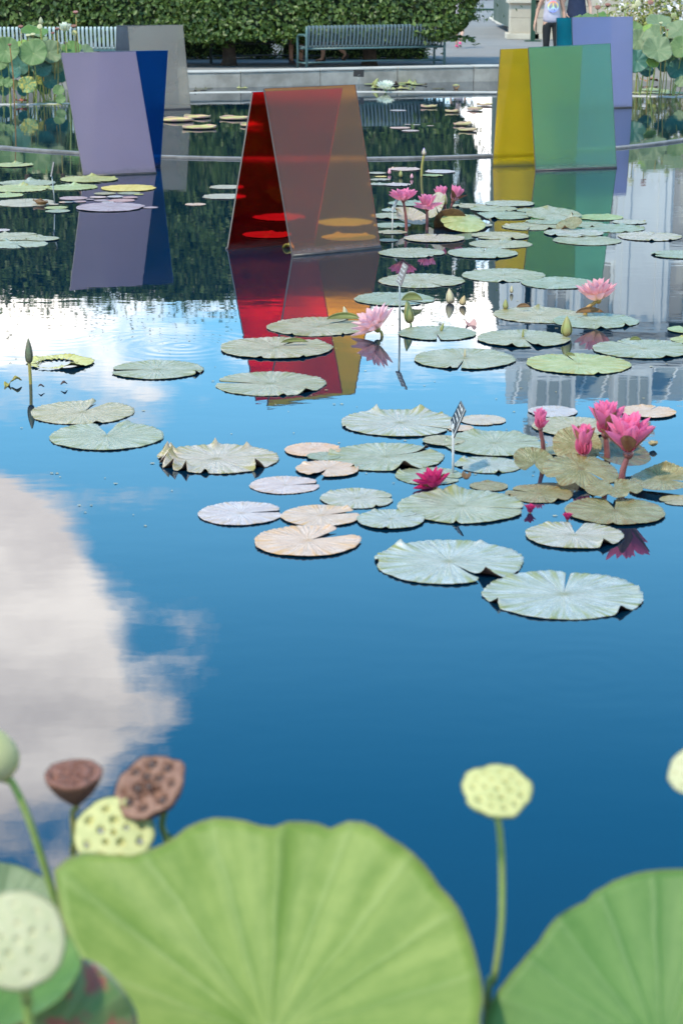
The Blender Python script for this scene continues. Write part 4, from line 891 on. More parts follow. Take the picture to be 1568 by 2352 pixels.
def flower(label, foot, head, size, kind, whorls, lean=(0, 0), sepal=None, stem=M_STEM_RED, stem_r=.0065, stamens=True, group='water lilies in bloom', name='water_lily', cat='flower', wd=.27):
    """whorls: [(count, elevation deg, relative length, curve)] from outside in; foot/head: points; lean = (deg, azimuth deg)."""
    foot = Vector(foot); head = Vector(head)
    root = empty(name, foot); tag(root, label, cat, group)
    hd = head - foot
    if stem:
        bend = Vector((hd.x * .15, 0, 0))
        pts = curve_pts([Vector((0, 0, -.05)), Vector((hd.x * .15, hd.y * .2, hd.z * .4)), Vector((hd.x * .6, hd.y * .6, hd.z * .75)), hd], 5)
        MB().tube(pts, [stem_r * (1.25 - .35 * i / (len(pts) - 1)) for i in range(len(pts))], 8).build('stem', stem, root)
    Rl = Matrix.Rotation(R(lean[1]), 4, 'Z') @ Matrix.Rotation(R(lean[0]), 4, 'Y') @ Matrix.Rotation(-R(lean[1]), 4, 'Z')
    rg = random.Random(hash(label) % 99991 if False else sum(map(ord, label)))
    def place(me, nm, el, az, ln, roll=0):
        M_ = Matrix.Translation(hd) @ Rl @ Matrix.Rotation(az, 4, 'Z') @ Matrix.Rotation(R(el), 4, 'X') @ Matrix.Rotation(R(roll), 4, 'Y') @ Matrix.Diagonal((ln, ln, ln, 1))
        o = put(nm, me, root); o.matrix_local = M_; return o
    for wi, (cnt, el, rl, cv) in enumerate(whorls):
        me = petal_data(kind, wd, cv, .9, PET[kind]); a0 = wi * 1.1 + rg.random()
        for i in range(cnt): place(me, 'petal', el + rg.uniform(-7, 7), a0 + 2 * math.pi * i / cnt + rg.uniform(-.12, .12), size * rl * rg.uniform(.92, 1.06), rg.uniform(-9, 9))
    if sepal:
        ms, cnt, el, rl = sepal; v, f = petal_mesh('sepal', .22, .12, .8); me = MB().add(v, f).mesh('sepal', ms)
        for i in range(cnt): place(me, 'sepal', el + rg.uniform(-6, 6), .4 + 2 * math.pi * i / cnt, size * rl)
    if stamens:
        b = MB()
        for i in range(26):
            a = rg.uniform(0, 6.28); q = rg.uniform(.02, .14); e = rg.uniform(.18, .40); b.tube([(q * math.cos(a), q * math.sin(a), .03), (q * 1.6 * math.cos(a), q * 1.6 * math.sin(a), e)], [.022, .012], 5)
        o = b.build('stamens', M_STAMEN, root); o.matrix_local = Matrix.Translation(hd) @ Rl @ Matrix.Diagonal((size, size, size, 1))
    b = MB(); b.lathe([(.001, -.14), (.07, -.12), (.12, -.04), (.13, .03), (.08, .08), (.001, .09)], 12); o = b.build('receptacle', stem or M_SEPAL_G, root); o.matrix_local = Matrix.Translation(hd) @ Rl @ Matrix.Diagonal((size, size, size, 1))
    return root
def bud(label, foot, head, length, matl, stem=M_STEM_RED, fat=.2, lean=(0, 0), stem_r=.006, tipm=None, name='water_lily_bud', cat='flower bud'):
    foot = Vector(foot); head = Vector(head); hd = head - foot; root = empty(name, foot); tag(root, label, cat, 'closed water lily buds')
    if stem:
        pts = curve_pts([Vector((0, 0, -.05)), Vector((hd.x * .25, 0, hd.z * .5)), hd], 5); MB().tube(pts, stem_r, 8).build('stem', stem, root)
    Rl = Matrix.Rotation(R(lean[1]), 4, 'Z') @ Matrix.Rotation(R(lean[0]), 4, 'Y')
    prof = [(.02, 0), (.11, .03), (.17, .12), (.195, .25), (.19, .42), (.15, .62), (.09, .82), (.035, .95), (.003, 1.0)]
    b = MB(); b.lathe([(r * length * fat / .2, z * length) for r, z in prof], 16, lambda a, i: 1 + .06 * math.cos(4 * a)); o = b.build('inner_petals', tipm or matl, root); o.matrix_local = Matrix.Translation(hd) @ Rl @ Matrix.Diagonal((.95, .95, .98, 1))
    for k in range(4):
        v = []; n2 = 5
        for i, (r, z) in enumerate(prof[:-1]):
            for j in range(n2):
                a = k * math.pi / 2 + (j / (n2 - 1) - .5) * 1.35 * (1 - .55 * (i / 8) ** 2); rr = r * length * fat / .2 * 1.04 + .0004
                v.append((rr * math.cos(a), rr * math.sin(a), z * length * .96))
        sp = MB().add(v, [(i * n2 + j, i * n2 + j + 1, (i + 1) * n2 + j + 1, (i + 1) * n2 + j) for i in range(len(prof) - 2) for j in range(n2 - 1)]).build('sepal', matl, root); sp.matrix_local = Matrix.Translation(hd) @ Rl
    return root
def fl(label, fx, fy, hx, hy, size_px, kind, whorls, **kw):
    f0 = G(fx, fy); hd = At(hx, hy, f0.y); return flower(label, f0, hd, size_px * mpp(f0), kind, whorls, **kw)
OPEN = [(9, 22, 1.0, .25), (9, 40, .95, .25), (8, 58, .82, .2), (6, 72, .66, .1)]
CUP = [(8, 52, 1.0, .22), (8, 64, 1.0, .12), (7, 74, .92, .05), (5, 82, .8, 0)]
STAR = [(10, 12, 1.0, .3), (10, 28, .98, .25), (9, 45, .85, .2), (7, 62, .65, .1)]
fl('pink lily first beside the hazy orange panel, wide open with dark stamens', 933, 531, 926, 462, 38, 'pink', STAR, stem_r=.011)
fl('pink lily with drooping outer petals standing in front of its neighbours', 980, 527, 980, 481, 41, 'pink', [(5, 8, 1.0, .15), (8, 42, .95, .2), (8, 62, .9, .1), (5, 76, .75, 0)], stem_r=.011)
fl('pink cup-shaped lily behind the brown bud', 1026, 506, 1013, 462, 35, 'pink', CUP, stem_r=.010)
fl('pink cup-shaped lily leaning out to one side next to the brown bud', 1030, 506, 1040, 462, 37, 'pink', CUP, lean=(22, 0), stem_r=.010, sepal=(M_SEPAL, 3, 40, .95))
f0 = G(1024, 508); bud('brown pointed bud between two pink cup lilies', f0, At(1021, 470, f0.y), 27 * mpp(f0), M_SEPAL_G, fat=.24, tipm=PET['pink'], stem_r=.010)
fl('pale pink lily leaning on the water beside the sage pad', 878, 772, 866, 756, 62, 'blush', [(10, 14, 1.0, .2), (10, 30, .98, .2), (9, 50, .85, .15), (7, 66, .7, .1)], lean=(-32, 10), stem=M_STEM_OLIVE, stem_r=.008, wd=.2)
fl('peach-pink lily on a bent orange stem over a green pad', 1341, 724, 1373, 690, 58, 'peach', [(9, 14, 1.0, .3), (10, 34, .98, .25), (9, 55, .9, .15), (7, 70, .75, .1)], lean=(8, 200), stem=plain('stem_orange', (.36, .15, .05), (.26, .22, .05), 6, .5), stem_r=.012, wd=.21)
fl('large magenta lily cup, lowest and widest of the tall magenta lilies', 1425, 1118, 1442, 1042, 98, 'hot', [(6, 40, .95, .1), (8, 56, 1.0, .1), (8, 66, .95, .05), (6, 76, .85, 0)], sepal=(M_SEPAL, 5, 38, .94), stem_r=.013, wd=.24, stamens=False)
fl('magenta lily cup behind the widest one, tallest of the group', 1393, 1078, 1390, 998, 80, 'hot', [(7, 56, .98, .06), (8, 66, 1.0, .05), (8, 76, .95, 0), (5, 84, .9, 0)], sepal=(M_SEPAL, 4, 48, .95), stem_r=.013, wd=.24, stamens=False)
fl('half-open magenta lily with a brown sepal in front', 1335, 1086, 1338, 1046, 77, 'hot', [(7, 68, .95, .03), (7, 76, 1.0, 0), (6, 84, .95, 0)], sepal=(M_SEPAL, 4, 64, .92), stem_r=.016, wd=.23, stamens=False)
fl('slim pink lily standing alone beside the magenta group', 1247, 1052, 1240, 985, 49, 'hot', [(2, 34, .72, .2), (7, 72, .98, .0), (7, 80, 1.0, 0)], sepal=(M_SEPAL, 4, 72, .94), stem_r=.010, wd=.23, stamens=False)
fl('crimson lily half sunk in the water by the name tag stake', 1000, 1121, 998, 1122, 56, 'crimson', [(7, 24, .95, .15), (6, 44, 1.0, .1), (6, 62, .8, 0)], lean=(-20, 20), stem=None, sepal=(M_SEPAL, 3, 30, .8), wd=.22)
fl('small crimson closed lily floating beside the pale green pad', 1217, 1178, 1216, 1178, 24, 'crimson', [(7, 48, 1.0, .0), (7, 66, .95, -.1), (5, 80, .8, 0)], stem=None, wd=.3, stamens=False)
fl('smaller crimson closed lily under the olive heart-shaped pad', 1303, 1196, 1302, 1195, 20, 'crimson', [(7, 48, 1.0, .0), (7, 66, .95, -.1), (5, 80, .8, 0)], stem=None, wd=.3, stamens=False)
fl('white water lily in front of the grey kerb wall', 886, 211, 885, 205, 25, 'white', STAR + [(6, 75, .6, 0)], stem=M_STEM_GREEN, stem_r=.012, lean=(14, 270), wd=.2)
fl('small pink lily on the shelf beside the grey panel', 443, 199, 445, 186, 13, 'pink', OPEN, stem_r=.012)
def bd(label, fx, fy, hx, hy, ln, matl, **kw):
    f0 = G(fx, fy); return bud(label, f0, At(hx, hy, f0.y), ln * mpp(f0), matl, **kw)
M_BUDDARK = plain('bud_dark_green', (.10, .13, .07), (.16, .12, .08), 9, .5, .3)
M_BUDPALE = plain('bud_pale', (.46, .42, .24), (.44, .30, .20), 5, .5, .2)
bd('tall dark closed bud standing beside the half-eaten pad', 71, 882, 68, 834, 60, M_BUDDARK, fat=.15, stem=M_STEM_OLIVE, stem_r=.009)
bd('violet-tipped bud on a curved stem behind the pink lilies', 967, 405, 973, 357, 18, M_BUDPALE, stem=M_STEM_OLIVE, stem_r=.013, tipm=plain('bud_violet', (.22, .16, .42), None, 5, .5), fat=.30)
bd('fat green bud leaning beside the name tag stake', 944, 748, 941, 742, 56, M_SEPAL_G, fat=.20, lean=(-8, 0), stem=M_STEM_GREEN)
bd('upright green bud with a red seam between two green pads', 1300, 775, 1300, 772, 48, M_SEPAL_G, fat=.27, stem=M_STEM_GREEN)
bd('pale pointed bud rising from the dark reflection', 1036, 697, 1034, 697, 36, M_BUDPALE, fat=.27, lean=(-6, 0), stem=None)
bd('withered brownish bud next to the pale pointed bud', 1060, 702, 1060, 701, 24, plain('bud_withered', (.44, .33, .16), (.40, .26, .13), 8, .7), fat=.32, lean=(14, 0), stem=None)
bd('small grey-green bud poking up behind the blue-grey pad', 1160, 711, 1160, 710, 24, M_SEPAL_G, fat=.26, stem=None)
bd('tiny pinkish bud below the bumped pale pad', 1174, 674, 1174, 673, 18, M_BUDPALE, fat=.22, stem=None)
bd('pale spike-like bud standing at the end of the sage pad', 792, 728, 795, 727, 25, M_BUDPALE, fat=.24, lean=(-14, 0), stem=None)
bd('tiny pink bud, first of three behind the pink lilies', 894, 401, 894, 400, 14, PET['pink'], fat=.28, stem=None); bd('pale green bud, middle of three behind the pink lilies', 920, 408, 920, 407, 17, M_SEPAL_G, fat=.28, stem=None); bd('tiny pink bud, last of three behind the pink lilies', 945, 411, 945, 410, 12, PET['pink'], fat=.3, stem=None)
bd('thin pale spike in the middle of the broad green pad', 1066, 822, 1067, 821, 22, M_BUDPALE, fat=.12, stem=None); bd('thin green spike in the middle of the speckled green pad', 1200, 777, 1200, 776, 22, M_SEPAL_G, fat=.12, stem=None); bd('thin green spike in the pad beside the leaning pale lily', 1013, 762, 1012, 761, 22, M_SEPAL_G, fat=.16, lean=(16, 0), stem=None)
bd('pale green curled bud at the foot of the far dark sign', 858, 202, 858, 201, 24, M_SEPAL_G, fat=.3, lean=(24, 0), stem=None)

# folded lips of pad leaf standing on pads
def lip(cx, cy, wd, hp, label, matl=None):
    p = G(cx, cy); s = wd / 2 * mpp(p); hh = hp * mpp(p) * 1.02; b = MB(); v = []; n1, n2 = 15, 6
    for i in range(n1):
        u = i / (n1 - 1) * 2 - 1; env = max(.02, (1 - u * u) ** .7)
        for j in range(n2):
            t = j / (n2 - 1); a = t * 2.2
            v.append((s * u, s * .35 * env * math.sin(a) - s * .1, hh * env * (1 - math.cos(a)) / 1.6 + .004 * math.sin(u * 22)))
    b.add(v, [(i * n2 + j, i * n2 + j + 1, (i + 1) * n2 + j + 1, (i + 1) * n2 + j) for i in range(n1 - 1) for j in range(n2 - 1)])
    o = b.build('folded_leaf', matl or PAD_UNDER_GREEN); o.location = (p.x, p.y, .03); o.rotation_euler.z = R(rnd.uniform(-12, 12)); m = o.modifiers.new('t', 'SOLIDIFY'); m.thickness = .004; tag(o, label, 'leaf', 'folded leaf lips on the pads')
lip(790, 743, 80, 14, 'green folded leaf lip on the pad beside the pale pink lily'); lip(676, 797, 62, 9, 'green folded leaf lip on the middle sage pad')
lip(1352, 728, 66, 12, 'brown folded leaf lip under the peach lily stem', PAD_UNDER_BROWN); lip(1201, 716, 34, 9, 'brown folded leaf lip on the blue-grey pad', PAD_UNDER_BROWN)
lip(1307, 828, 24, 7, 'tiny green folded lip on the yellow-green pad'); lip(1457, 792, 28, 8, 'tiny brown folded lip on the pad at the picture edge'); lip(945, 700, 50, 18, 'large green folded leaf lip beside the fat green bud')

# ------------------------------------------------------------------ plant name tags on stakes
M_TAGGREY = plain('sign_lettering_grey', (.42, .42, .40), None, 10, .5)
def name_tag(label, foot, corners, plate, rows, glyph=M_TAGGREY, stake=M_STAKE, border=True, thick=.006):
    """corners: top-left, top-right, bottom-right, bottom-left as points in space."""
    f0 = Vector(foot); root = empty('plant_label', f0); tag(root, label, 'sign', 'plant name tags in the pond')
    c = [Vector(q) - f0 for q in corners]; nr = (c[1] - c[0]).cross(c[3] - c[0]).normalized()
    if nr.y > 0: nr = -nr
    v = c + [p - nr * thick for p in c]
    MB().add(v, [(0, 1, 2, 3), (7, 6, 5, 4), (0, 4, 5, 1), (1, 5, 6, 2), (2, 6, 7, 3), (3, 7, 4, 0)]).build('plate', plate, root, False)
    low = (c[2] + c[3]) / 2; MB().tube([(0, 0, -.1), low + Vector((0, 0, .03)) - nr * thick * 1.5], .006, 8).build('stake', stake, root)
    def pt(u, w_): return c[0].lerp(c[1], u).lerp(c[3].lerp(c[2], u), w_) + nr * .002
    if border:
        b = MB()
        for (u0, u1, w0, w1) in ((.93, 1.0, 0, 1), (.0, .93, .955, 1.0)): b.add([pt(u0, w0), pt(u1, w0), pt(u1, w1), pt(u0, w1)], [(0, 1, 2, 3)])
        b.build('bright_edge', glyph, root, False)
    rg = random.Random(sum(map(ord, label))); b = MB()
    for (w0, w1, k, u0, u1) in rows:                 # worn, unreadable marks set in rows
        for i in range(k):
            a = lerp(u0, u1, i / k); e = a + (u1 - u0) / k * rg.uniform(.45, .78)
            e = a + (u1 - u0) / k * rg.uniform(.72, .96); q0, q1 = rg.uniform(0, .25), rg.uniform(.55, .85)
            b.add([pt(a, lerp(w0, w1, q0)), pt(e, lerp(w0, w1, q0)), pt(e, lerp(w0, w1, q1)), pt(a, lerp(w0, w1, q1))], [(0, 1, 2, 3)])
    if b.f: b.build('lettering', glyph, root, False)
    return root
def tagat(label, fx, fy, cs, plate, rows, dy=.05, **kw):
    f0 = G(fx, fy); name_tag(label, f0, [At(x, y, f0.y + d) for (x, y, d) in cs], plate, rows, **kw)
tagat('black name tag with white marks leaning over the near lily pads', 1040, 1086, [(1057, 920, .10), (1068, 942, -.02), (1041, 1005, -.10), (1033, 967, .02)], M_METALTAG, [(.08, .20, 2, .14, .86), (.28, .40, 1, .14, .86), (.48, .60, 2, .14, .80), (.68, .78, 1, .14, .7), (.84, .93, 2, .2, .8)], stake=M_STAKE_W)
tagat('brown name tag with rows of pale marks standing behind the sage pads', 918, 752, [(925, 602, .08), (936, 611, -.02), (920, 657, -.08), (909, 646, .02)], M_TAGBROWN, [(.08, .20, 4, .1, .85), (.28, .40, 3, .1, .85), (.48, .62, 5, .1, .85), (.70, .8, 5, .1, .85), (.86, .93, 4, .1, .8)], border=False)
tagat('small clear-grey name tag beside the first pink lily', 900, 530, [(908, 457, .06), (913, 459, -.02), (902, 488, -.06), (897, 482, .02)], M_STAKE, [(.2, .5, 2, .1, .8), (.6, .85, 2, .1, .8)], stake=M_STAKE_W)
tagat('thin white name tag edge on a stake among the left pads', 128, 470, [(122, 371, .06), (125, 374, -.06), (119, 406, -.06), (116, 404, .06)], M_METALTAG, [], stake=M_STAKE)
tagat('dark square sign on a grey stake in front of the kerb wall', 824, 200, [(812, 160, .0), (836, 160, .0), (835, 177, .0), (811, 176, .0)], M_METALTAG, [(.72, .78, 2, .42, .66)], border=False)

# ------------------------------------------------------------------ lotus
def lotus_blade(seed, cup=.18, wave=.07, kw=5, edge=None, dip=.05, droop=0.0, seg=96, nr=15, fold=None, vein=.012):
    """Unit round lotus leaf, face up (+Z). edge: [(deg, radius)] outline; fold: [(deg, width, lift)]"""
    rg = random.Random(seed); ph = [rg.uniform(0, 6.28) for _ in range(5)]; v = []; f = []
    for i in range(seg):
        a = 2 * math.pi * i / seg; d = math.degrees(a); rad = 1 + .025 * math.sin(3 * a + ph[0]) + .02 * math.sin(kw * a + ph[1]) + .012 * math.sin(2 * kw * a + ph[4])
        if edge:
            E_ = sorted(edge); E_ = [(E_[-1][0] - 360, E_[-1][1])] + E_ + [(E_[0][0] + 360, E_[0][1])]
            for (d0, r0), (d1, r1) in zip(E_, E_[1:]):
                if d0 <= d <= d1: t = (d - d0) / max(1e-6, d1 - d0); t = t * t * (3 - 2 * t); rad = lerp(r0, r1, t) * (1 + .008 * math.sin(9 * a + ph[2])); break
        for j in range(nr + 1):
            t = j / nr; r = t * rad; q = t ** 2.4
            z = cup * t * t - dip * math.exp(-(t / .14) ** 2) - droop * t ** 3
            z += wave * q * (math.sin(kw * a + ph[2]) + .55 * math.sin((kw * 2 + 1) * a + ph[3]))
            z += vein * t * (1 - .4 * t) * abs(math.sin(10.5 * a + ph[4])) 
            for (fd, fw, fh) in (fold or ()):
                da = (d - fd + 180) % 360 - 180; z += fh * max(0, 1 - abs(da) / fw) ** 1.5 * t * t
            v.append((r * math.cos(a), r * math.sin(a), z))
    k = nr + 1
    for i in range(seg):
        n_ = (i + 1) % seg
        for j in range(nr): f.append((i * k + j, i * k + j + 1, n_ * k + j + 1, n_ * k + j))
    return v, f
def frame(normal, spin=0.0):
    z = Vector(normal).normalized(); x = Vector((1, 0, 0)); x = (x - z * x.dot(z)).normalized(); y = z.cross(x)
    M_ = Matrix((x, y, z)).transposed().to_4x4(); return M_ @ Matrix.Rotation(spin, 4, 'Z')
def lotus_leaf(parent, loc, normal, r, kind, seed, name='leaf', spin=0.0, stem=True, stem_mat=None, foot=None, stem_r=.006, th=.012, **kw):
    """blade at loc (world); stem runs down to the water at foot. parent: thing Empty (its own location is subtracted)."""
    v, f = lotus_blade(seed, **kw); me = MB().add(v, f).mesh(name, LOT[kind]); L = Vector(parent.location); nrr = kw.get('nr', 15) + 1
    at_ = me.attributes.new('rim', 'FLOAT', 'POINT'); at_.data.foreach_set('value', [(i % nrr) / (nrr - 1) for i in range(len(v))])
    o = put(name, me, parent); o.matrix_local = Matrix.Translation(Vector(loc) - L) @ frame(normal, spin) @ Matrix.Diagonal((r, r, r, 1))
    m = o.modifiers.new('thickness', 'SOLIDIFY'); m.thickness = th; m.offset = -1
    if stem:
        ft = Vector(foot) if foot is not None else Vector((loc[0] + random.Random(seed).uniform(-.12, .12), loc[1] + .05, -.05))
        nz = Vector(normal).normalized(); p0 = Vector(loc) - nz * .05 * r; p1 = p0 - nz * .10 - Vector((0, 0, .05))
        pts = curve_pts([ft - L, ft.lerp(p1, .5) + Vector((.02, 0, 0)) - L, p1 - L, p0 - L], 5)
        MB().tube(pts, [stem_r * (1.2 - .4 * i / len(pts)) for i in range(len(pts))], 7).build('stem' if name != 'leaf' else 'leaf_stem', stem_mat or M_STEM_GREEN, parent)
    return o
M_POD_Y = plain('seed_pod_yellow', (.46, .42, .17), (.38, .36, .14), 3, .6, .15); M_POD_YS = plain('seed_pod_green_side', (.27, .31, .12), (.20, .20, .08), 5, .6, .3)
M_POD_P = plain('seed_pod_pale_green', (.45, .41, .24), (.39, .37, .20), 4, .6, .15)
M_POD_B = plain('seed_pod_brown', (.27, .12, .085), (.16, .065, .045), 5, .75, .5, 16); M_POD_BS = plain('seed_pod_brown_side', (.24, .10, .055), (.13, .055, .035), 5, .7, .6, 12, stretch=(6, 6, 1))
M_POD_BG = plain('seed_pod_pinkish_brown', (.29, .155, .105), (.19, .09, .06), 5, .75, .5, 16)
M_SEED_D = plain('seed_dark', (.05, .03, .025), (.09, .05, .04), 9, .5); M_SEED_G = plain('seed_green', (.20, .25, .13), (.14, .17, .09), 9, .5); M_SEED_W = plain('seed_grey', (.38, .36, .36), None, 9, .5)
def pod(root, loc, normal, r, depth, top, side, seedm, n_seed, seed, hole=.105, empty_=.0, wav=.03, puff=.05, base_r=.16, pit=.17):
    """seed head: cone body with a pitted top"""
    rg = random.Random(seed); L = Vector(root.location); ph = rg.uniform(0, 6)
    wob = lambda a, i=0: 1 + wav * (.5 * math.sin(9 * a + ph) + .7 * math.sin(5 * a + ph * 2) + .6 * math.sin(3 * a + ph * 3) + .3 * math.sin(17 * a + ph))
    prof = [(base_r, -depth), (base_r * 1.6, -depth * .93), (.62, -depth * .62), (.86, -depth * .32), (.99, -depth * .08), (1.02, .0), (1.0, .04)]
    M_ = Matrix.Translation(Vector(loc) - L) @ frame(normal, rg.uniform(0, 6)) @ Matrix.Diagonal((r, r, r, 1))
    b = MB().lathe(prof, 48, lambda a, i: 1 + (wob(a) - 1) * min(1, i / 4)).lathe([(.001, -depth - .02), (base_r, -depth)], 48)
    o = b.build('pod', side, root); o.matrix_local = M_
    cs = []
    rings = [(0, 1), (.36, 6), (.70, 11)] if n_seed > 13 else [(0, 1), (.34, 5), (.70, 8)]
    for q, c in rings:
        for i in range(c): a = 2 * math.pi * i / c + q * 3 + rg.uniform(-.12, .12); cs.append((q * math.cos(a) * rg.uniform(.93, 1.05), q * math.sin(a), hole * rg.uniform(.75, 1.25)))
    N = 62; v = []; f = []; nrr = 30
    for j in range(nrr + 1):
        t = j / nrr
        for i in range(N):
            a = 2 * math.pi * i / N; q = t * 1.0 * wob(a); x, y = q * math.cos(a), q * math.sin(a); z = .045 + puff * (1 - t * t) - .05 * max(0, (t - .92) / .08) ** 2
            for (sx, sy, sr) in cs:
                dd = math.hypot(x - sx, y - sy) / sr
                if dd < 1.35: z += -pit * max(0, min(1, (1.12 - dd) / .3)) + .02 * math.exp(-((dd - 1.15) / .15) ** 2)
            v.append((x, y, z))
    for j in range(nrr):
        for i in range(N): f.append((j * N + i, j * N + (i + 1) % N, (j + 1) * N + (i + 1) % N, (j + 1) * N + i))
    t_ = MB().add(v, f).build('pod_top', top, root); t_.matrix_local = M_
    sm = MB().lathe([(.001, .5), (.55, .38), (.8, 0), (.6, -.35), (.001, -.5)], 10).mesh('seed', seedm)
    for (sx, sy, sr) in cs:
        if rg.random() < empty_: continue
        so = put('seed', sm, root); so.matrix_local = M_ @ Matrix.Translation((sx, sy, -.045 + puff * .6)) @ Matrix.Diagonal((sr * .85, sr * .85, sr * .8, 1))
    return M_
def seed_head(label, px_, py_, Y, r_px, normal, depth, top, side, seedm, n_seed, stem_pts, seed, stem_m=None, stem_r=.0055, name='lotus_seed_pod', cat='seed pod', **kw):
    """stem_pts: [(px, py, Y)] from under the pod downward; the last one continues to the water."""
    loc = At(px_, py_, Y); nz = Vector(normal).normalized(); r = r_px * mpp(loc)
    P = [At(*q) for q in stem_pts]; last = P[-1]; prev = P[-2] if len(P) > 1 else loc
    ft = Vector((last.x + (last.x - prev.x) * .5, last.y + .02, -.05))
    root = empty(name, (ft.x, ft.y, 0)); tag(root, label, cat, 'lotus seed pods close to the camera'); L = Vector(root.location)
    pod(root, loc, normal, r, depth, top, side, seedm, n_seed, seed, **kw)
    base = loc - nz * depth * r
    pts = curve_pts([ft - L] + [p - L for p in reversed(P)] + [base - nz * .01 - L, base + nz * .004 - L], 6)
    MB().tube(pts, [stem_r * (1.15 - .3 * i / len(pts)) for i in range(len(pts))], 10).build('stem', stem_m or M_STEM_GREEN, root)
    return root

# --- close to the camera
def near_leaf(label, cpx, cpy, Y, r, normal, kind, seed, **kw):
    c = At(cpx, cpy, Y); root = empty('lotus_leaf', (c.x, c.y + .05, 0)); tag(root, label, 'lotus leaf', 'lotus leaves close to the camera')
    lotus_leaf(root, c, normal, r, kind, seed, 'blade', foot=(c.x + .02, c.y + .08, -.05), stem_r=.008, th=.006, **kw); return root
def outline_on(cpx, cpy, Y, r, normal, lift, pts):
    """leaf outline measured in the picture, laid on the leaf's own tilted plane: [(deg, radius)]"""
    c = At(cpx, cpy, Y); Fm = frame(normal).to_3x3(); nz = Fm.col[2]; c2 = c + nz * lift * r; out = []
    for (x, y) in pts:
        d = px_ray(x, y); o_ = Vector((0, 0, H)); t = (c2 - o_).dot(nz) / d.dot(nz); q = Fm.transposed() @ (o_ + d * t - c2)
        out.append((math.degrees(math.atan2(q.y, q.x)) % 360, math.hypot(q.x, q.y) / r))
    return out
O1 = [(1100, 2352), (1112, 2270), (1100, 2210), (1080, 2150), (1050, 2090), (1010, 2045), (990, 2010), (960, 1965), (920, 1935), (885, 1920), (868, 1905), (840, 1890), (800, 1886), (778, 1896), (763, 1905), (740, 1895), (700, 1882), (660, 1885), (625, 1902), (590, 1895), (550, 1880), (500, 1878), (450, 1886), (420, 1905), (395, 1930), (360, 1945), (320, 1956), (290, 1966), (260, 1958), (220, 1945), (180, 1948), (150, 1966), (125, 1990), (128, 2030), (140, 2080), (160, 2150), (180, 2200), (200, 2260), (240, 2310), (270, 2352), (350, 2480), (500, 2600), (700, 2650), (900, 2600), (1050, 2480)]
O2 = [(1110, 2352), (1130, 2300), (1160, 2250), (1200, 2200), (1240, 2160), (1262, 2130), (1300, 2095), (1340, 2070), (1370, 2040), (1420, 2015), (1480, 2002), (1540, 1998), (1600, 2000), (1750, 2060), (1850, 2200), (1900, 2400), (1850, 2600), (1650, 2750), (1400, 2750), (1200, 2600), (1120, 2450)]
n1_ = (-.02, -.62, .79); n2_ = (-.12, -.66, .75)
near_leaf('huge fresh green lotus leaf with a wavy rim filling the foot of the picture', 620, 2380, 2.58, .29, n1_, 'near', 3, cup=.08, wave=.014, kw=7, edge=outline_on(620, 2380, 2.58, .29, n1_, .08, O1), fold=[(205, 22, .16), (335, 16, .10), (62, 7, .03), (84, 5, -.05), (110, 6, -.05), (136, 8, -.06)], vein=.011)
near_leaf('deep green lotus leaf cut by the picture edge beside the tall yellow pod', 1520, 2420, 2.62, .28, n2_, 'near2', 8, cup=.08, wave=.012, kw=6, edge=outline_on(1520, 2420, 2.62, .28, n2_, .08, O2), vein=.012)
near_leaf('grey-green lotus leaf behind the pale pod and the bud stem', -10, 2135, 2.95, .115, (.1, -.6, .8), 'grey', 12, cup=.10, wave=.03, kw=5)
near_leaf('drooping red-mottled dying lotus leaf in the lower corner', 120, 2400, 2.36, .115, (.05, -.85, .45), 'dying', 17, cup=-.25, wave=.09, kw=4, droop=.25, fold=[(100, 50, .12), (20, 30, -.2)])
near_leaf('narrow green rolled lotus leaf rim below the pale pod', 50, 2262, 2.40, .085, (-.15, -.35, .93), 'near2', 21, cup=.28, wave=.05, kw=3)
seed_head('tall yellow-green seed pod with small seeds standing alone on its stem', 1141, 1815, 2.72, 80, (.03, -.42, .91), .78, M_POD_Y, M_POD_YS, M_SEED_G, 17, [(1146, 1900, 2.73), (1152, 2000, 2.74), (1150, 2130, 2.74), (1134, 2250, 2.74), (1116, 2352, 2.74)], 1, M_STEM_GREEN, .0052, hole=.07, wav=.045)
seed_head('dry dark brown seed pod on a thin straight stem', 169, 1778, 3.02, 66, (-.03, -.12, .99), 1.2, M_POD_B, M_POD_BS, M_SEED_D, 17, [(168, 1865, 3.03), (170, 1940, 3.04), (172, 2060, 3.05)], 2, M_STEM_OLIVE, .0048, hole=.125, empty_=.5, pit=.30)
seed_head('dry pinkish-brown seed pod tilted toward the yellow pod', 343, 1806, 2.98, 86, (-.34, -.48, .80), .90, M_POD_BG, M_POD_BS, M_SEED_D, 13, [(372, 1895, 3.02), (384, 1935, 3.03), (400, 2040, 3.04)], 3, M_STEM_GREEN, .0055, hole=.15, empty_=.4, wav=.05, pit=.30)
seed_head('yellow seed pod with open holes peeping over the huge leaf', 262, 1914, 2.93, 92, (.02, -.62, .78), .55, M_POD_Y, M_POD_YS, M_SEED_W, 13, [(270, 2000, 2.98), (276, 2100, 3.0)], 4, M_STEM_GREEN, .0055, hole=.10, empty_=.45, wav=.025, puff=.03)
seed_head('pale unripe seed pod facing the camera at the picture edge', 40, 2160, 2.20, 112, (.28, -.82, .50), .5, M_POD_P, M_POD_P, M_POD_P, 13, [(60, 2300, 2.26), (70, 2400, 2.27)], 5, M_STEM_GREEN, .006, hole=.06, wav=.012, puff=.06, pit=.06)
seed_head('pale green pod cut by the picture edge above the deep green leaf', 1590, 1770, 2.60, 60, (-.5, -.55, .67), .9, M_POD_P, M_POD_YS, M_SEED_G, 13, [(1600, 1880, 2.62), (1606, 2000, 2.63)], 6, M_STEM_GREEN, .0055, hole=.07)
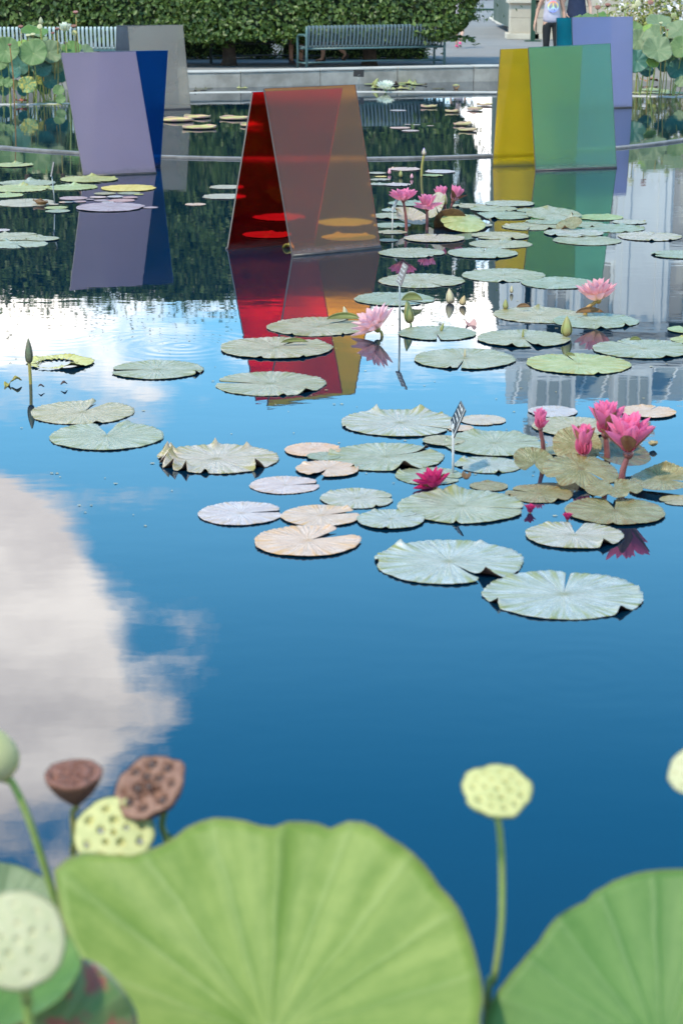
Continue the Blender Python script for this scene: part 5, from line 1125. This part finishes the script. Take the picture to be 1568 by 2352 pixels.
# round young bud with its bent stem
c = At(5, 1790, 2.96); root = empty('lotus_bud', (At(150, 2150, 2.98).x + .02, 3.0, 0)); tag(root, 'round green lotus bud on a bent stem at the picture edge', 'flower bud'); L = Vector(root.location); rr = 52 * mpp(c)
b = MB().lathe([(rr * q, rr * z) for q, z in ((.12, -.05), (.5, .08), (.85, .45), (1.0, .95), (.93, 1.5), (.66, 2.0), (.34, 2.35), (.08, 2.55), (.003, 2.6))], 28, lambda a, i: 1 + .02 * math.cos(5 * a)); o = b.build('outer_petals', plain('lotus_bud_green', (.37, .38, .15), (.44, .40, .22), 5, .55, .1, trans=.15)); o.parent = root
o.matrix_local = Matrix.Translation(c - L) @ Matrix.Rotation(R(-10), 4, 'Y')
pts = curve_pts([Vector((0, 0, -.05)), At(160, 2260, 2.98) - L, At(150, 2150, 2.97) - L, At(118, 2040, 2.96) - L, At(70, 1890, 2.96) - L, At(30, 1800, 2.96) - L, c + Vector((.003, 0, 0)) - L], 6); MB().tube(pts, .0062, 10).build('stem', M_STEM_GREEN, root)

# --- lotus stands at the far side of the pond
def lotus_stand(label, Y0, leaves, loc):
    root = empty('lotus_plant', loc); tag(root, label, 'lotus')
    for i, (x, y, w_, kind, nrm, dY) in enumerate(leaves):
        c = At(x, y, Y0 + dY); r = w_ / 2 * mpp(c); rg = random.Random(i * 7 + 3)
        lotus_leaf(root, c, nrm, r, kind, i * 5 + 11, 'leaf', rg.uniform(0, 6), stem_r=.008, th=.02, cup=rg.uniform(.08, .24), wave=rg.uniform(.05, .11), kw=rg.choice([3, 4, 5]), seg=56, nr=9, vein=.008, foot=(c.x + rg.uniform(-.10, .10), c.y + rg.uniform(.0, .25), -.05))
    return root
FR, UPR, LF, RT = (0, -.75, .66), (0, -.35, .94), (-.5, -.55, .66), (.5, -.55, .66)
left_leaves = [(14, 116, 64, 'far', (0, -.9, .45), -.35), (77, 122, 68, 'far', (.05, -.85, .5), -.3), (113, 120, 60, 'grey', (.3, -.8, .5), .0), (80, 77, 62, 'near2', (.1, -.35, .94), .5), (50, 103, 32, 'lime', (-.2, -.6, .8), .2), (88, 91, 44, 'grey', (.1, -.4, .9), .3),
               (166, 112, 46, 'near2', (0, -.6, .8), .2), (141, 112, 34, 'grey', (-.2, -.6, .7), .3), (198, 116, 40, 'grey', (.4, -.3, .8), .4), (97, 154, 46, 'dark', (.35, -.9, .3), -.1), (126, 150, 40, 'grey', (.5, -.8, .35), .2), (116, 184, 42, 'dark', (.4, -.85, .3), .1), (64, 195, 42, 'sick', (.25, -.85, .45), -.4), (92, 184, 24, 'sick', (.5, -.7, .4), .1),
               (19, 190, 25, 'far', (0, -.9, .4), -.5), (0, 188, 28, 'far', (0, -.85, .5), -.2), (45, 152, 48, 'dark', (-.2, -.95, .2), .1), (42, 168, 26, 'dark', (-.6, -.7, .3), .0), (62, 168, 34, 'dark', (.1, -.95, .2), .2), (54, 207, 30, 'dark', (.2, -.8, .4), .0), (135, 208, 27, 'far', (.1, -.8, .55), -.3), (140, 228, 24, 'far', (0, -.9, .4), -.6), (38, 196, 26, 'grey', (.4, -.8, .4), .1), (0, 146, 36, 'far', (0, -.9, .4), .2),
               (80, 168, 44, 'dark', (.1, -.9, .3), .5), (20, 160, 50, 'dark', (0, -.9, .3), .6), (104, 200, 36, 'dark', (-.2, -.9, .3), .6), (10, 206, 30, 'dark', (0, -.9, .3), .5), (-40, 120, 70, 'far', FR, .3), (-50, 175, 60, 'dark', FR, .2), (-90, 140, 80, 'far', FR, .0), (140, 170, 40, 'dark', (.2, -.9, .3), .6)]
lotus_stand('tall stand of round lotus leaves behind the lavender panel', 31.2, left_leaves, (-4.4, 31.2, 0))
right_leaves = [(1464, 93, 54, 'grey', (0, -.85, .5), .2), (1500, 82, 52, 'grey', (-.6, -.7, .5), -.1), (1508, 116, 70, 'grey', (.05, -.75, .6), -.4), (1511, 52, 58, 'grey', (0, -.45, .88), .4), (1489, 67, 28, 'lime', (-.2, -.7, .6), .1), (1556, 70, 60, 'grey', (-.4, -.6, .7), .1), (1562, 110, 56, 'far', (-.2, -.8, .5), -.2),
                (1462, 140, 56, 'dark', (0, -.9, .35), .0), (1480, 160, 40, 'dark', (.2, -.75, .5), .2), (1497, 144, 31, 'lime', (.2, -.7, .6), -.4), (1521, 150, 32, 'dark', (.1, -.9, .3), .3), (1553, 160, 46, 'dark', (-.2, -.85, .4), -.1), (1562, 188, 28, 'grey', (-.2, -.8, .5), -.4), (1351, 38, 30, 'far', UPR, 1.2), (1382, 37, 36, 'near2', UPR, 1.2), (1330, 44, 30, 'far', UPR, 1.3),
                (1620, 110, 90, 'grey', FR, .0), (1640, 170, 80, 'dark', FR, .2), (1690, 130, 100, 'far', FR, .3), (1590, 60, 60, 'lime', UPR, .6), (1455, 66, 40, 'far', (0, -.6, .7), .7), (1540, 90, 50, 'grey', (-.4, -.6, .7), .2), (1535, 130, 44, 'far', (.3, -.8, .4), .4), (1585, 145, 50, 'far', FR, .3)]
lotus_stand('tall stand of round lotus leaves beside the lilac panel', 32.6, right_leaves, (5.2, 32.6, 0))
def far_pod(label, x, y, Y, w_, top, side, foot_y=230, kind='pod', stem=M_STEM_OLIVE, nrm=(0, -.4, .9), depth=1.0):
    loc = At(x, y, Y); r = w_ / 2 * mpp(loc); root = empty('lotus_seed_pod', (loc.x + rnd.uniform(-.06, .06), Y + .05, 0)); tag(root, label, 'seed pod', 'lotus seed pods on the far stands'); L = Vector(root.location)
    b = MB().lathe([(.15 * r, -depth * r), (.6 * r, -.6 * depth * r), (.95 * r, -.1 * r), (1.0 * r, 0), (.92 * r, .05 * r), (.5 * r, .09 * r), (.001, .1 * r)], 18, lambda a, i: 1 + .04 * math.sin(6 * a)); o = b.build('pod', side, root); o.matrix_local = Matrix.Translation(loc - L) @ frame(nrm)
    t = MB()
    for q, c in ((0, 1), (.5, 6)):
        for i in range(c): a = 6.283 * i / c; t.lathe([(.001, .16 * r), (.10 * r, .13 * r), (.11 * r, .06 * r)], 7, None, Matrix.Translation((q * r * math.cos(a), q * r * math.sin(a), 0)))
    o = t.build('pod_top', top, root); o.matrix_local = Matrix.Translation(loc - L) @ frame(nrm)
    MB().tube(curve_pts([Vector((0, 0, -.05)), (loc - L) * .5 + Vector((.015, 0, 0)), loc - L - Vector(nrm).normalized() * depth * r * .95], 5), .008, 7).build('stem', stem, root); return root
Yl = 31.0
far_pod('brown pod in front of the large round leaf at the picture edge', 23, 102, Yl - .55, 9, M_SEED_D, M_POD_BS, stem=plain('stem_rust', (.34, .16, .04), None, 5, .6)); far_pod('brown flat-topped pod above the leaves at the near end of the pale bench', 48, 60, Yl + .3, 12, M_SEED_D, M_POD_B)
far_pod('cream pod, left of a pair against the pale bench', 65, 80, Yl, 11, M_POD_Y, M_POD_P); far_pod('cream pod, right of a pair against the pale bench', 76, 78, Yl + .1, 12, M_POD_Y, M_POD_P)
far_pod('small brown pod against the pale bench slats', 122, 75, Yl + .3, 9, M_SEED_D, M_POD_B); far_pod('dark round pod close to the white lotus flower', 132, 65, Yl + .2, 11, M_SEED_D, M_POD_B)
far_pod('brown pod right of the white lotus flower', 170, 59, Yl + .2, 13, M_SEED_D, M_POD_B); far_pod('pale pod with dark seeds hanging below a brown pod', 171, 75, Yl + .1, 12, M_SEED_D, M_POD_Y, nrm=(0, -.9, .4)); far_pod('pink-topped young pod on the tallest stem', 174, 27, Yl + .2, 13, PET['pink'], M_POD_B)
far_pod('pale round pod under the pink lotus bud', 92, 61, Yl + .2, 12, M_POD_P, M_POD_P, nrm=(0, -.9, .4)); far_pod('brown pod leaning above the small leaf near the white flower', 151, 98, Yl + .3, 10, M_SEED_D, M_POD_B)
Yr = 32.8
far_pod('dark brown pod over the lilac panel, first from the navy shirt', 1372, 16, Yr + .8, 14, M_SEED_D, M_POD_B, nrm=(0, -.6, .8)); far_pod('reddish pod over the lilac panel, second from the navy shirt', 1395, 10, Yr + .8, 14, M_POD_B, M_POD_B)
far_pod('pale green pod with many seeds over the corner of the lilac panel', 1464, 8, Yr + .6, 15, M_SEED_G, M_POD_P, nrm=(0, -.95, .3)); far_pod('round green pod beside the many-seeded pod', 1454, 14, Yr + .7, 10, M_POD_P, M_POD_P, nrm=(-.3, -.95, .3)); far_pod('brown seeded pod against the white-flowered shrub', 1493, 5, Yr + .5, 14, M_SEED_D, M_POD_B, nrm=(0, -.7, .7))
far_pod('grey pod with dark holes against the white-flowered shrub', 1546, 36, Yr + .2, 14, M_SEED_D, M_POD_YS, nrm=(0, -.95, .3)); far_pod('small pale pod rising before the wide grey leaf', 1517, 52, Yr - .4, 9, M_POD_Y, M_POD_P); far_pod('tiny dark red pod beside the wide grey leaf', 1532, 68, Yr - .4, 6, M_SEED_D, M_POD_B)
def far_bud(label, x, y, Y, w_, hh, matl):
    loc = At(x, y, Y); r = w_ / 2 * mpp(loc); k = hh * mpp(loc); root = empty('lotus_bud', (loc.x + .04, Y + .05, 0)); tag(root, label, 'flower bud'); L = Vector(root.location)
    MB().lathe([(.2 * r, 0), (.9 * r, .2 * k), (r, .4 * k), (.7 * r, .7 * k), (.25 * r, .93 * k), (.002, k)], 14, None, Matrix.Translation(loc - L)).build('outer_petals', matl, root)
    MB().tube(curve_pts([Vector((0, 0, -.05)), (loc - L) * .5, loc - L + Vector((0, 0, .01))], 5), .009, 7).build('stem', M_STEM_GREEN, root)
far_bud('pink-tipped lotus bud in front of the hedge above the pale bench', 95, 58, Yl + .3, 11, 19, petal_mat('lotus_bud_pink', (.62, .36, .30), (.50, .50, .30)))
far_bud('pale green lotus bud above the lilac panel', 1435, 22, Yr + .7, 9, 15, M_POD_P)
f0 = Vector((At(148, 66, Yl).x + .05, Yl, 0))
flower('white double lotus flower in front of the pale bench and hedge', f0, At(150, 72, Yl), 19 * mpp(At(150, 66, Yl)), 'cream', [(6, 20, 1.0, .6), (6, 45, 1.0, .6), (6, 70, .95, .3)], stem=M_STEM_GREEN, stem_r=.008, name='lotus_flower', wd=.6, group='lotus flowers', stamens=False)
root = empty('dead_lotus_leaf', tuple(G(1489, 192))); tag(root, 'brown dead lotus leaf lying at the foot of the right lotus stand', 'dead leaf')
v, f = lotus_blade(5, .1, .2, 3, seg=40, nr=7); o = MB().add(v, f).build('blade', plain('dead_leaf_brown', (.32, .17, .09), (.24, .12, .06), 6, .7), root); o.scale = (.16, .12, .12); o.location = (0, 0, .06)
root = empty('dead_lotus_leaf', tuple(G(50, 240))); tag(root, 'reddish dead lotus leaf at the water line under the left lotus stand', 'dead leaf')
v, f = lotus_blade(6, .3, .2, 3, seg=40, nr=7); o = MB().add(v, f).build('blade', plain('dead_leaf_red', (.34, .11, .07), (.26, .09, .05), 6, .7), root); o.scale = (.085, .07, .07); o.location = (0, 0, .05)
for i, (x, y, w_, lab) in enumerate(((1500, 207, 70, 'flat green lotus leaf floating before the brown dead leaf'), (1535, 214, 80, 'long floating lotus leaf just behind the right pale ledge'), (1470, 214, 50, 'floating lotus leaf beside the foot of the lilac panel'), (190, 214, 70, 'floating lotus leaf under the left lotus stand, rear'), (120, 238, 90, 'floating lotus leaf under the left lotus stand, front'), (200, 234, 50, 'floating lotus leaf next to a standing round leaf'))):
    L_(x, y, w_, 'far', lab, None, 'floating lotus leaves under the stands', flips=[(90, 40, .10)], tooth=.006)

# white-flowered shrub behind the right lotus stand
root = empty('flowering_shrub', (5.75, 39.5, PATH_Z)); tag(root, 'loose yellow-green shrub with white flowers beside the limestone wall', 'shrub'); rg = np.random.default_rng(12)
k = 2600; P = rg.normal(0, 1, (k, 3)) * np.array([.55, .4, .40]) + np.array([.35, 0, .82]); P[:, 2] = np.abs(P[:, 2]); leaf_cloud('leaves', P, P - np.array([.3, 0, .3]), .09, leaf_mat('shrub_leaves', (.13, .16, .02), (.22, .25, .05), (.40, .38, .10)), root, 3)
k = 420; P = rg.normal(0, 1, (k, 3)) * np.array([.6, .42, .36]) + np.array([.35, -.1, 1.0]); P[:, 2] = np.abs(P[:, 2]); leaf_cloud('blossoms', P, np.tile([0, -.6, .5], (k, 1)), .10, plain('white_blossom', (.80, .78, .74), (.75, .68, .70), 3, .6, trans=.2), root, 4)
tb = MB()
for i in range(16): a = i * .9; tb.tube([(.35 + .1 * math.cos(a), .1 * math.sin(a), 0), (.35 + .5 * math.cos(a), .35 * math.sin(a), .55), (.35 + .7 * math.cos(a), .5 * math.sin(a), 1.1)], [.012, .008, .003], 5)
tb.build('stems', M_STEM_OLIVE, root)

# bits of leaf and petal adrift among the pads
b = MB(); rg = random.Random(21)
for i in range(130):
    p = G(rg.uniform(20, 1540), 690 + 520 * rg.random() ** 1.3); q = rg.uniform(.004, .013); a = rg.uniform(0, 6.28); e = rg.uniform(.35, .7)
    b.add([p + Vector((math.cos(a + k * 1.047) * q * (1 if k % 3 == 0 else .8), math.sin(a + k * 1.047) * q * e, .002 + .002 * (k % 2))) for k in range(6)], [(0, 1, 2, 3, 4, 5)])
tag(b.build('floating_debris', plain('leaf_debris', (.22, .17, .07), (.40, .35, .22), 9, .7), None, False), 'tiny bits of leaf and petal adrift between the lily pads', 'debris', kind='stuff')

# ------------------------------------------------------------------ people
SKIN = {'tan': plain('skin_tan', (.46, .27, .19), (.42, .24, .17), 6, .5), 'fair': plain('skin_fair', (.56, .36, .27), (.52, .32, .24), 6, .5)}
def skin_obj(name, chains, matl, parent, sub=2, root_i=0):
    """chains: lists of (point, radius) that share equal points: grown into one continuous surface."""
    pts = []; idx = {}; edges = []; rad = []
    for ch in chains:
        pr = None
        for p, r in ch:
            key = tuple(round(q, 4) for q in p)
            if key not in idx: idx[key] = len(pts); pts.append(p); rad.append(r)
            if pr is not None and pr != idx[key]: edges.append((pr, idx[key]))
            pr = idx[key]
    me = bpy.data.meshes.new(name); me.from_pydata(pts, edges, []); me.materials.append(matl)
    o = put(name, me, parent); bm = bmesh.new(); bm.from_mesh(me); ly = bm.verts.layers.skin.verify()
    for v_, r in zip(bm.verts, rad): v_[ly].radius = r if hasattr(r, '__len__') else (r, r); v_[ly].use_root = False
    bm.verts.ensure_lookup_table(); bm.verts[root_i][ly].use_root = True; bm.to_mesh(me); bm.free()
    m = o.modifiers.new('skin', 'SKIN'); m.use_smooth_shade = True; m2 = o.modifiers.new('sub', 'SUBSURF'); m2.levels = m2.render_levels = sub
    return o
def person(label, loc, rz, sc, skin, legs, arms, top=None, bottom=None, shoes=None, hair=(.05, .03, .02), fingers=True, sandals=False):
    """legs: per side (knee, ankle, toe); arms: per side (elbow, wrist). local metres, facing -Y, 1.7 m tall."""
    root = empty('person', loc, rz); root.scale = (sc,) * 3; tag(root, label, 'person')
    sk = SKIN[skin]; pel = (0, 0, .94); chs = []
    chs.append([(pel, (.145, .105)), ((0, .01, 1.10), (.125, .09)), ((0, .0, 1.28), (.15, .105)), ((0, .01, 1.41), (.11, .085)), ((0, .0, 1.48), .055), ((0, -.01, 1.535), .056), ((0, -.012, 1.59), (.078, .09)), ((0, -.008, 1.655), (.08, .098)), ((0, 0, 1.71), (.05, .06))])
    chs.append([((0, -.012, 1.59), (.078, .09)), ((0, -.105, 1.60), .013)])
    LT, LB, LS = [], [], []
    for s_, (kn, an, toe) in zip((-1, 1), legs):
        hip = (s_ * .095, 0, .88); ch = [(pel, (.145, .105)), (hip, .095), (tuple(Vector(hip).lerp(Vector(kn), .5)), .076), (kn, .056), (tuple(Vector(kn).lerp(Vector(an), .35)), .056), (an, .036), (tuple(Vector(an).lerp(Vector(toe), .5)), (.036, .03)), (toe, (.034, .02))]
        chs.append(ch); LB.append(ch[:6]); LS.append((an, toe))
    for s_, (el, wr) in zip((-1, 1), arms):
        sh = (s_ * .175, .01, 1.39); ch = [((0, .01, 1.41), (.11, .085)), (sh, .058), (tuple(Vector(sh).lerp(Vector(el), .5)), .046), (el, .038), (tuple(Vector(el).lerp(Vector(wr), .3)), .036), (wr, .024)]
        d = (Vector(wr) - Vector(el)).normalized(); palm = tuple(Vector(wr) + d * .06); ch.append((palm, (.036, .018))); chs.append(ch); LT.append(ch[:3])
        if fingers:
            side = Vector((0, 1, 0)); 
            for q, ln in ((-.027, .055), (-.009, .07), (.009, .072), (.027, .062)):
                b0 = Vector(wr) + d * .10 + side * q; chs.append([(palm, (.036, .018)), (tuple(b0), .009), (tuple(b0 + d * ln * .55 + Vector((-s_ * .008, 0, 0))), .008), (tuple(b0 + d * ln + Vector((-s_ * .025, 0, 0))), .007)])
            t0 = Vector(wr) + d * .035 - side * .038; chs.append([(wr, .024), (tuple(t0), .011), (tuple(t0 + d * .04 - side * .012), .009)])
    skin_obj('body', chs, sk, root, 2)
    for s_ in (-1, 1): MB().lathe([(.001, -.012), (.011, -.005), (.012, 0), (.011, .005), (.001, .012)], 8, None, Matrix.Translation((s_ * .032, -.098, 1.635))).build('eye', M_METALTAG, root)
    hm = plain('hair', hair, None, 20, .5, .3)
    MB().lathe([(.001, 1.785), (.05, 1.77), (.085, 1.73), (.1, 1.68), (.1, 1.62), (.085, 1.54)], 18, lambda a, i: 1 if math.sin(a) > -.55 or i < 3 else .72, Matrix.Translation((0, .022, 0))).build('hair', hm, root)
    if top:
        ml, z0, gr, sleeve, flare = top
        ch = [((0, 0, z0), (.175 + flare, .135 + flare * .7)), ((0, .0, 1.05), (.155 + flare * .5, .118)), ((0, .0, 1.28), (.165, .122)), ((0, .01, 1.41), (.125, .098)), ((0, .01, 1.445), (.085, .07))]
        cs = [ch]
        for a in LT:
            if sleeve: cs.append([((0, .01, 1.41), (.125, .098)), (a[1][0], .072), (tuple(Vector(a[1][0]).lerp(Vector(a[2][0]), sleeve)), .068 + gr)])
        skin_obj('shirt', cs, ml, root, 2)
    if bottom:
        ml, zc, gr = bottom; cs = [[((0, 0, .98), (.152 + gr, .115 + gr)), (pel, (.155 + gr, .118 + gr))]]
        for ch in LB:
            c2 = [(pel, (.155 + gr, .118 + gr))]
            for p, r in ch[1:]:
                if p[2] > zc: c2.append((p, r + .010 + gr))
                else:
                    a = c2[-1][0]; t = (a[2] - zc) / max(1e-3, a[2] - p[2]); c2.append((tuple(Vector(a).lerp(Vector(p), t)), r + .010 + gr)); break
            cs.append(c2)
        skin_obj('trousers' if zc < .4 else 'shorts', cs, ml, root, 2)
    for (an, toe) in LS:
        an, toe = Vector(an), Vector(toe); d = (toe - an); heel = an + Vector((0, 0, -.055)) - Vector((d.x, d.y, 0)).normalized() * .045
        if shoes:
            up, so = shoes; ax = (toe - heel).normalized()
            skin_obj('shoe', [[(tuple(an + Vector((0, 0, .0))), .05), (tuple(heel.lerp(an, .3)), (.05, .055)), (tuple(heel.lerp(toe, .5)), (.05, .045)), (tuple(toe + ax * .02), (.046, .032))]], up, root, 1)
            skin_obj('sole', [[(tuple(heel - Vector((0, 0, .012)) - ax * .02), (.044, .016)), (tuple(heel.lerp(toe, .55) - Vector((0, 0, .028))), (.048, .014)), (tuple(toe + ax * .05 - Vector((0, 0, .012))), (.04, .012))]], so, root, 1)
    return root
def leg(s_, ky, kz, ay, az, toe=(0, -.14, -.055)): 
    an = (s_ * .10, ay, az); return ((s_ * .10, ky, kz), an, (an[0] + toe[0], an[1] + toe[1], max(.025, an[2] + toe[2])))
ARM_DOWN = (((-.23, .03, 1.12), (-.25, -.02, .88)), ((.23, .03, 1.12), (.25, -.02, .88)))
STAND = (leg(-1, -.01, .49, .01, .085), leg(1, -.01, .49, .01, .085))
WALKL = (leg(-1, -.12, .50, -.16, .09), leg(1, -.02, .48, .30, .20, (0, -.06, -.12)))
WALKR = (leg(-1, -.02, .48, .30, .20, (0, -.06, -.12)), leg(1, -.12, .50, -.16, .09))
cl = lambda n_, a, b_=None: plain(n_, a, b_, 8, .85, .3, 60)
PW = At(1268, 110, 37.6)
wm = person('woman in a grey tank top with a rainbow peace sign and black leggings', (PW.x, 37.9, PATH_Z), R(4), .93, 'tan', (leg(-1, -.02, .49, .06, .085), leg(1, -.05, .49, -.05, .085)), (((-.27, .05, 1.14), (-.33, -.01, .90)), ((.25, .05, 1.12), (.26, -.02, .88))), (cl('tank_top_grey', (.42, .39, .46), (.36, .33, .40)), .86, .0, 0, .05), (cl('leggings_black', (.012, .013, .015)), .09, .002), (cl('shoe_grey', (.2, .2, .2)), cl('sole_white', (.6, .6, .6))))
# peace sign printed on the tank top
m, t = newmat('rainbow_print'); sp = t.t.nodes.new('ShaderNodeSeparateXYZ'); t.t.links.new(t.n('TexCoord', out=3), sp.inputs[0])
finish(m, t, t.n('BsdfPrincipled', {'Base Color': t.ramp(t.mr(sp.outputs[2], -.11, .11, smooth=False), [(.0, (.20, .24, .75)), (.3, (.45, .55, .85)), (.5, (.55, .75, .35)), (.7, (.85, .65, .15)), (1.0, (.90, .12, .25))]), 'Roughness': .8}))
b = MB(); N_ = 40
def front_y(x): return -.138 + x * x * 1.5
for k in range(N_):
    a0, a1 = 6.283 * k / N_, 6.283 * (k + 1) / N_
    b.add([(q * math.cos(a), front_y(q * math.cos(a)), q * math.sin(a)) for q, a in ((.082, a0), (.11, a0), (.11, a1), (.082, a1))], [(0, 1, 2, 3)])
for ang in (90, 270, 225, 315):
    d = Vector((math.cos(R(ang)), 0, math.sin(R(ang)))); e = Vector((-d.z, 0, d.x)) * .013; w2 = []
    for p in (-e, e, d * .084 + e, d * .084 - e): w2.append((p.x, front_y(p.x) - .001, p.z))
    b.add(w2, [(0, 1, 2, 3)])
o = b.build('peace_sign_print', m, wm, False); o.location = (0, 0, 1.21)
pm_ = At(1322, 60, 38.2)
person('person in a navy T-shirt standing behind the teal panel', (pm_.x, 38.2, PATH_Z), R(-8), 1.0, 'fair', STAND, (((-.27, .0, 1.14), (-.2, -.18, 1.02)), ((.25, .04, 1.12), (.27, -.02, .88))), (cl('tshirt_navy', (.012, .022, .055), (.02, .03, .07)), .84, .02, 1.0, .07), (cl('shorts_khaki', (.25, .22, .16)), .45, .01), (cl('shoe_dark', (.04, .04, .04)), cl('sole_grey', (.4, .4, .4))))
p = G(735, 147, PATH_Z); person('person in sandals walking behind the grey-blue bench, seen below the hedge', (p.x + .2, p.y + .05, PATH_Z), R(-90), .98, 'fair', WALKL, ARM_DOWN, (cl('shirt_white', (.6, .6, .6)), .86, .01, .9, .02), (cl('shorts_black', (.02, .02, .025)), .50, .012), (cl('sandal_dark', (.05, .04, .04)), cl('sandal_sole', (.08, .07, .06))), (.12, .07, .03))
p = G(680, 146, PATH_Z); person('bare-legged person in blue beside the dark bench under the hedge', (p.x, p.y + .1, PATH_Z), R(20), 1.0, 'tan', STAND, ARM_DOWN, (cl('shirt_blue', (.03, .10, .35)), .80, .01, .9, .03), (cl('shorts_blue', (.02, .03, .06)), .52, .012), (cl('flat_shoe', (.06, .04, .04)), cl('flat_sole', (.1, .08, .07))))
p = G(1055, 111, PATH_Z); person('child in bright pink sneakers walking away at the hedge end', (p.x - .02, p.y, PATH_Z), R(165), .74, 'fair', WALKR, ARM_DOWN, (cl('shirt_pale', (.5, .45, .5)), .86, .01, .8, .02), (cl('shorts_pink', (.5, .15, .25)), .55, .01), (cl('sneaker_pink', (.85, .08, .28)), cl('sneaker_sole', (.55, .52, .5))), (.2, .12, .05))
p = G(958, 108, PATH_Z); person('person with bare legs seen through the slats of the grey-blue bench', (p.x, p.y, PATH_Z), R(100), .95, 'tan', WALKL, ARM_DOWN, (cl('shirt_cream', (.55, .52, .45)), .86, .01, .9, .02), (cl('shorts_white', (.65, .65, .66)), .50, .02), (cl('shoe_black', (.03, .03, .03)), cl('sole_black', (.05, .05, .05))))
p = At(346, 96, 39.9); person('person with bare legs behind the slats of the pale bench', (p.x, 40.6, PATH_Z), R(180), .95, 'fair', STAND, ARM_DOWN, (cl('shirt_rose', (.5, .3, .3)), .86, .01, .9, .02), (cl('shorts_pale', (.62, .6, .58)), .48, .02), (cl('shoe_white', (.6, .6, .6)), cl('sole_pale', (.5, .5, .5))))
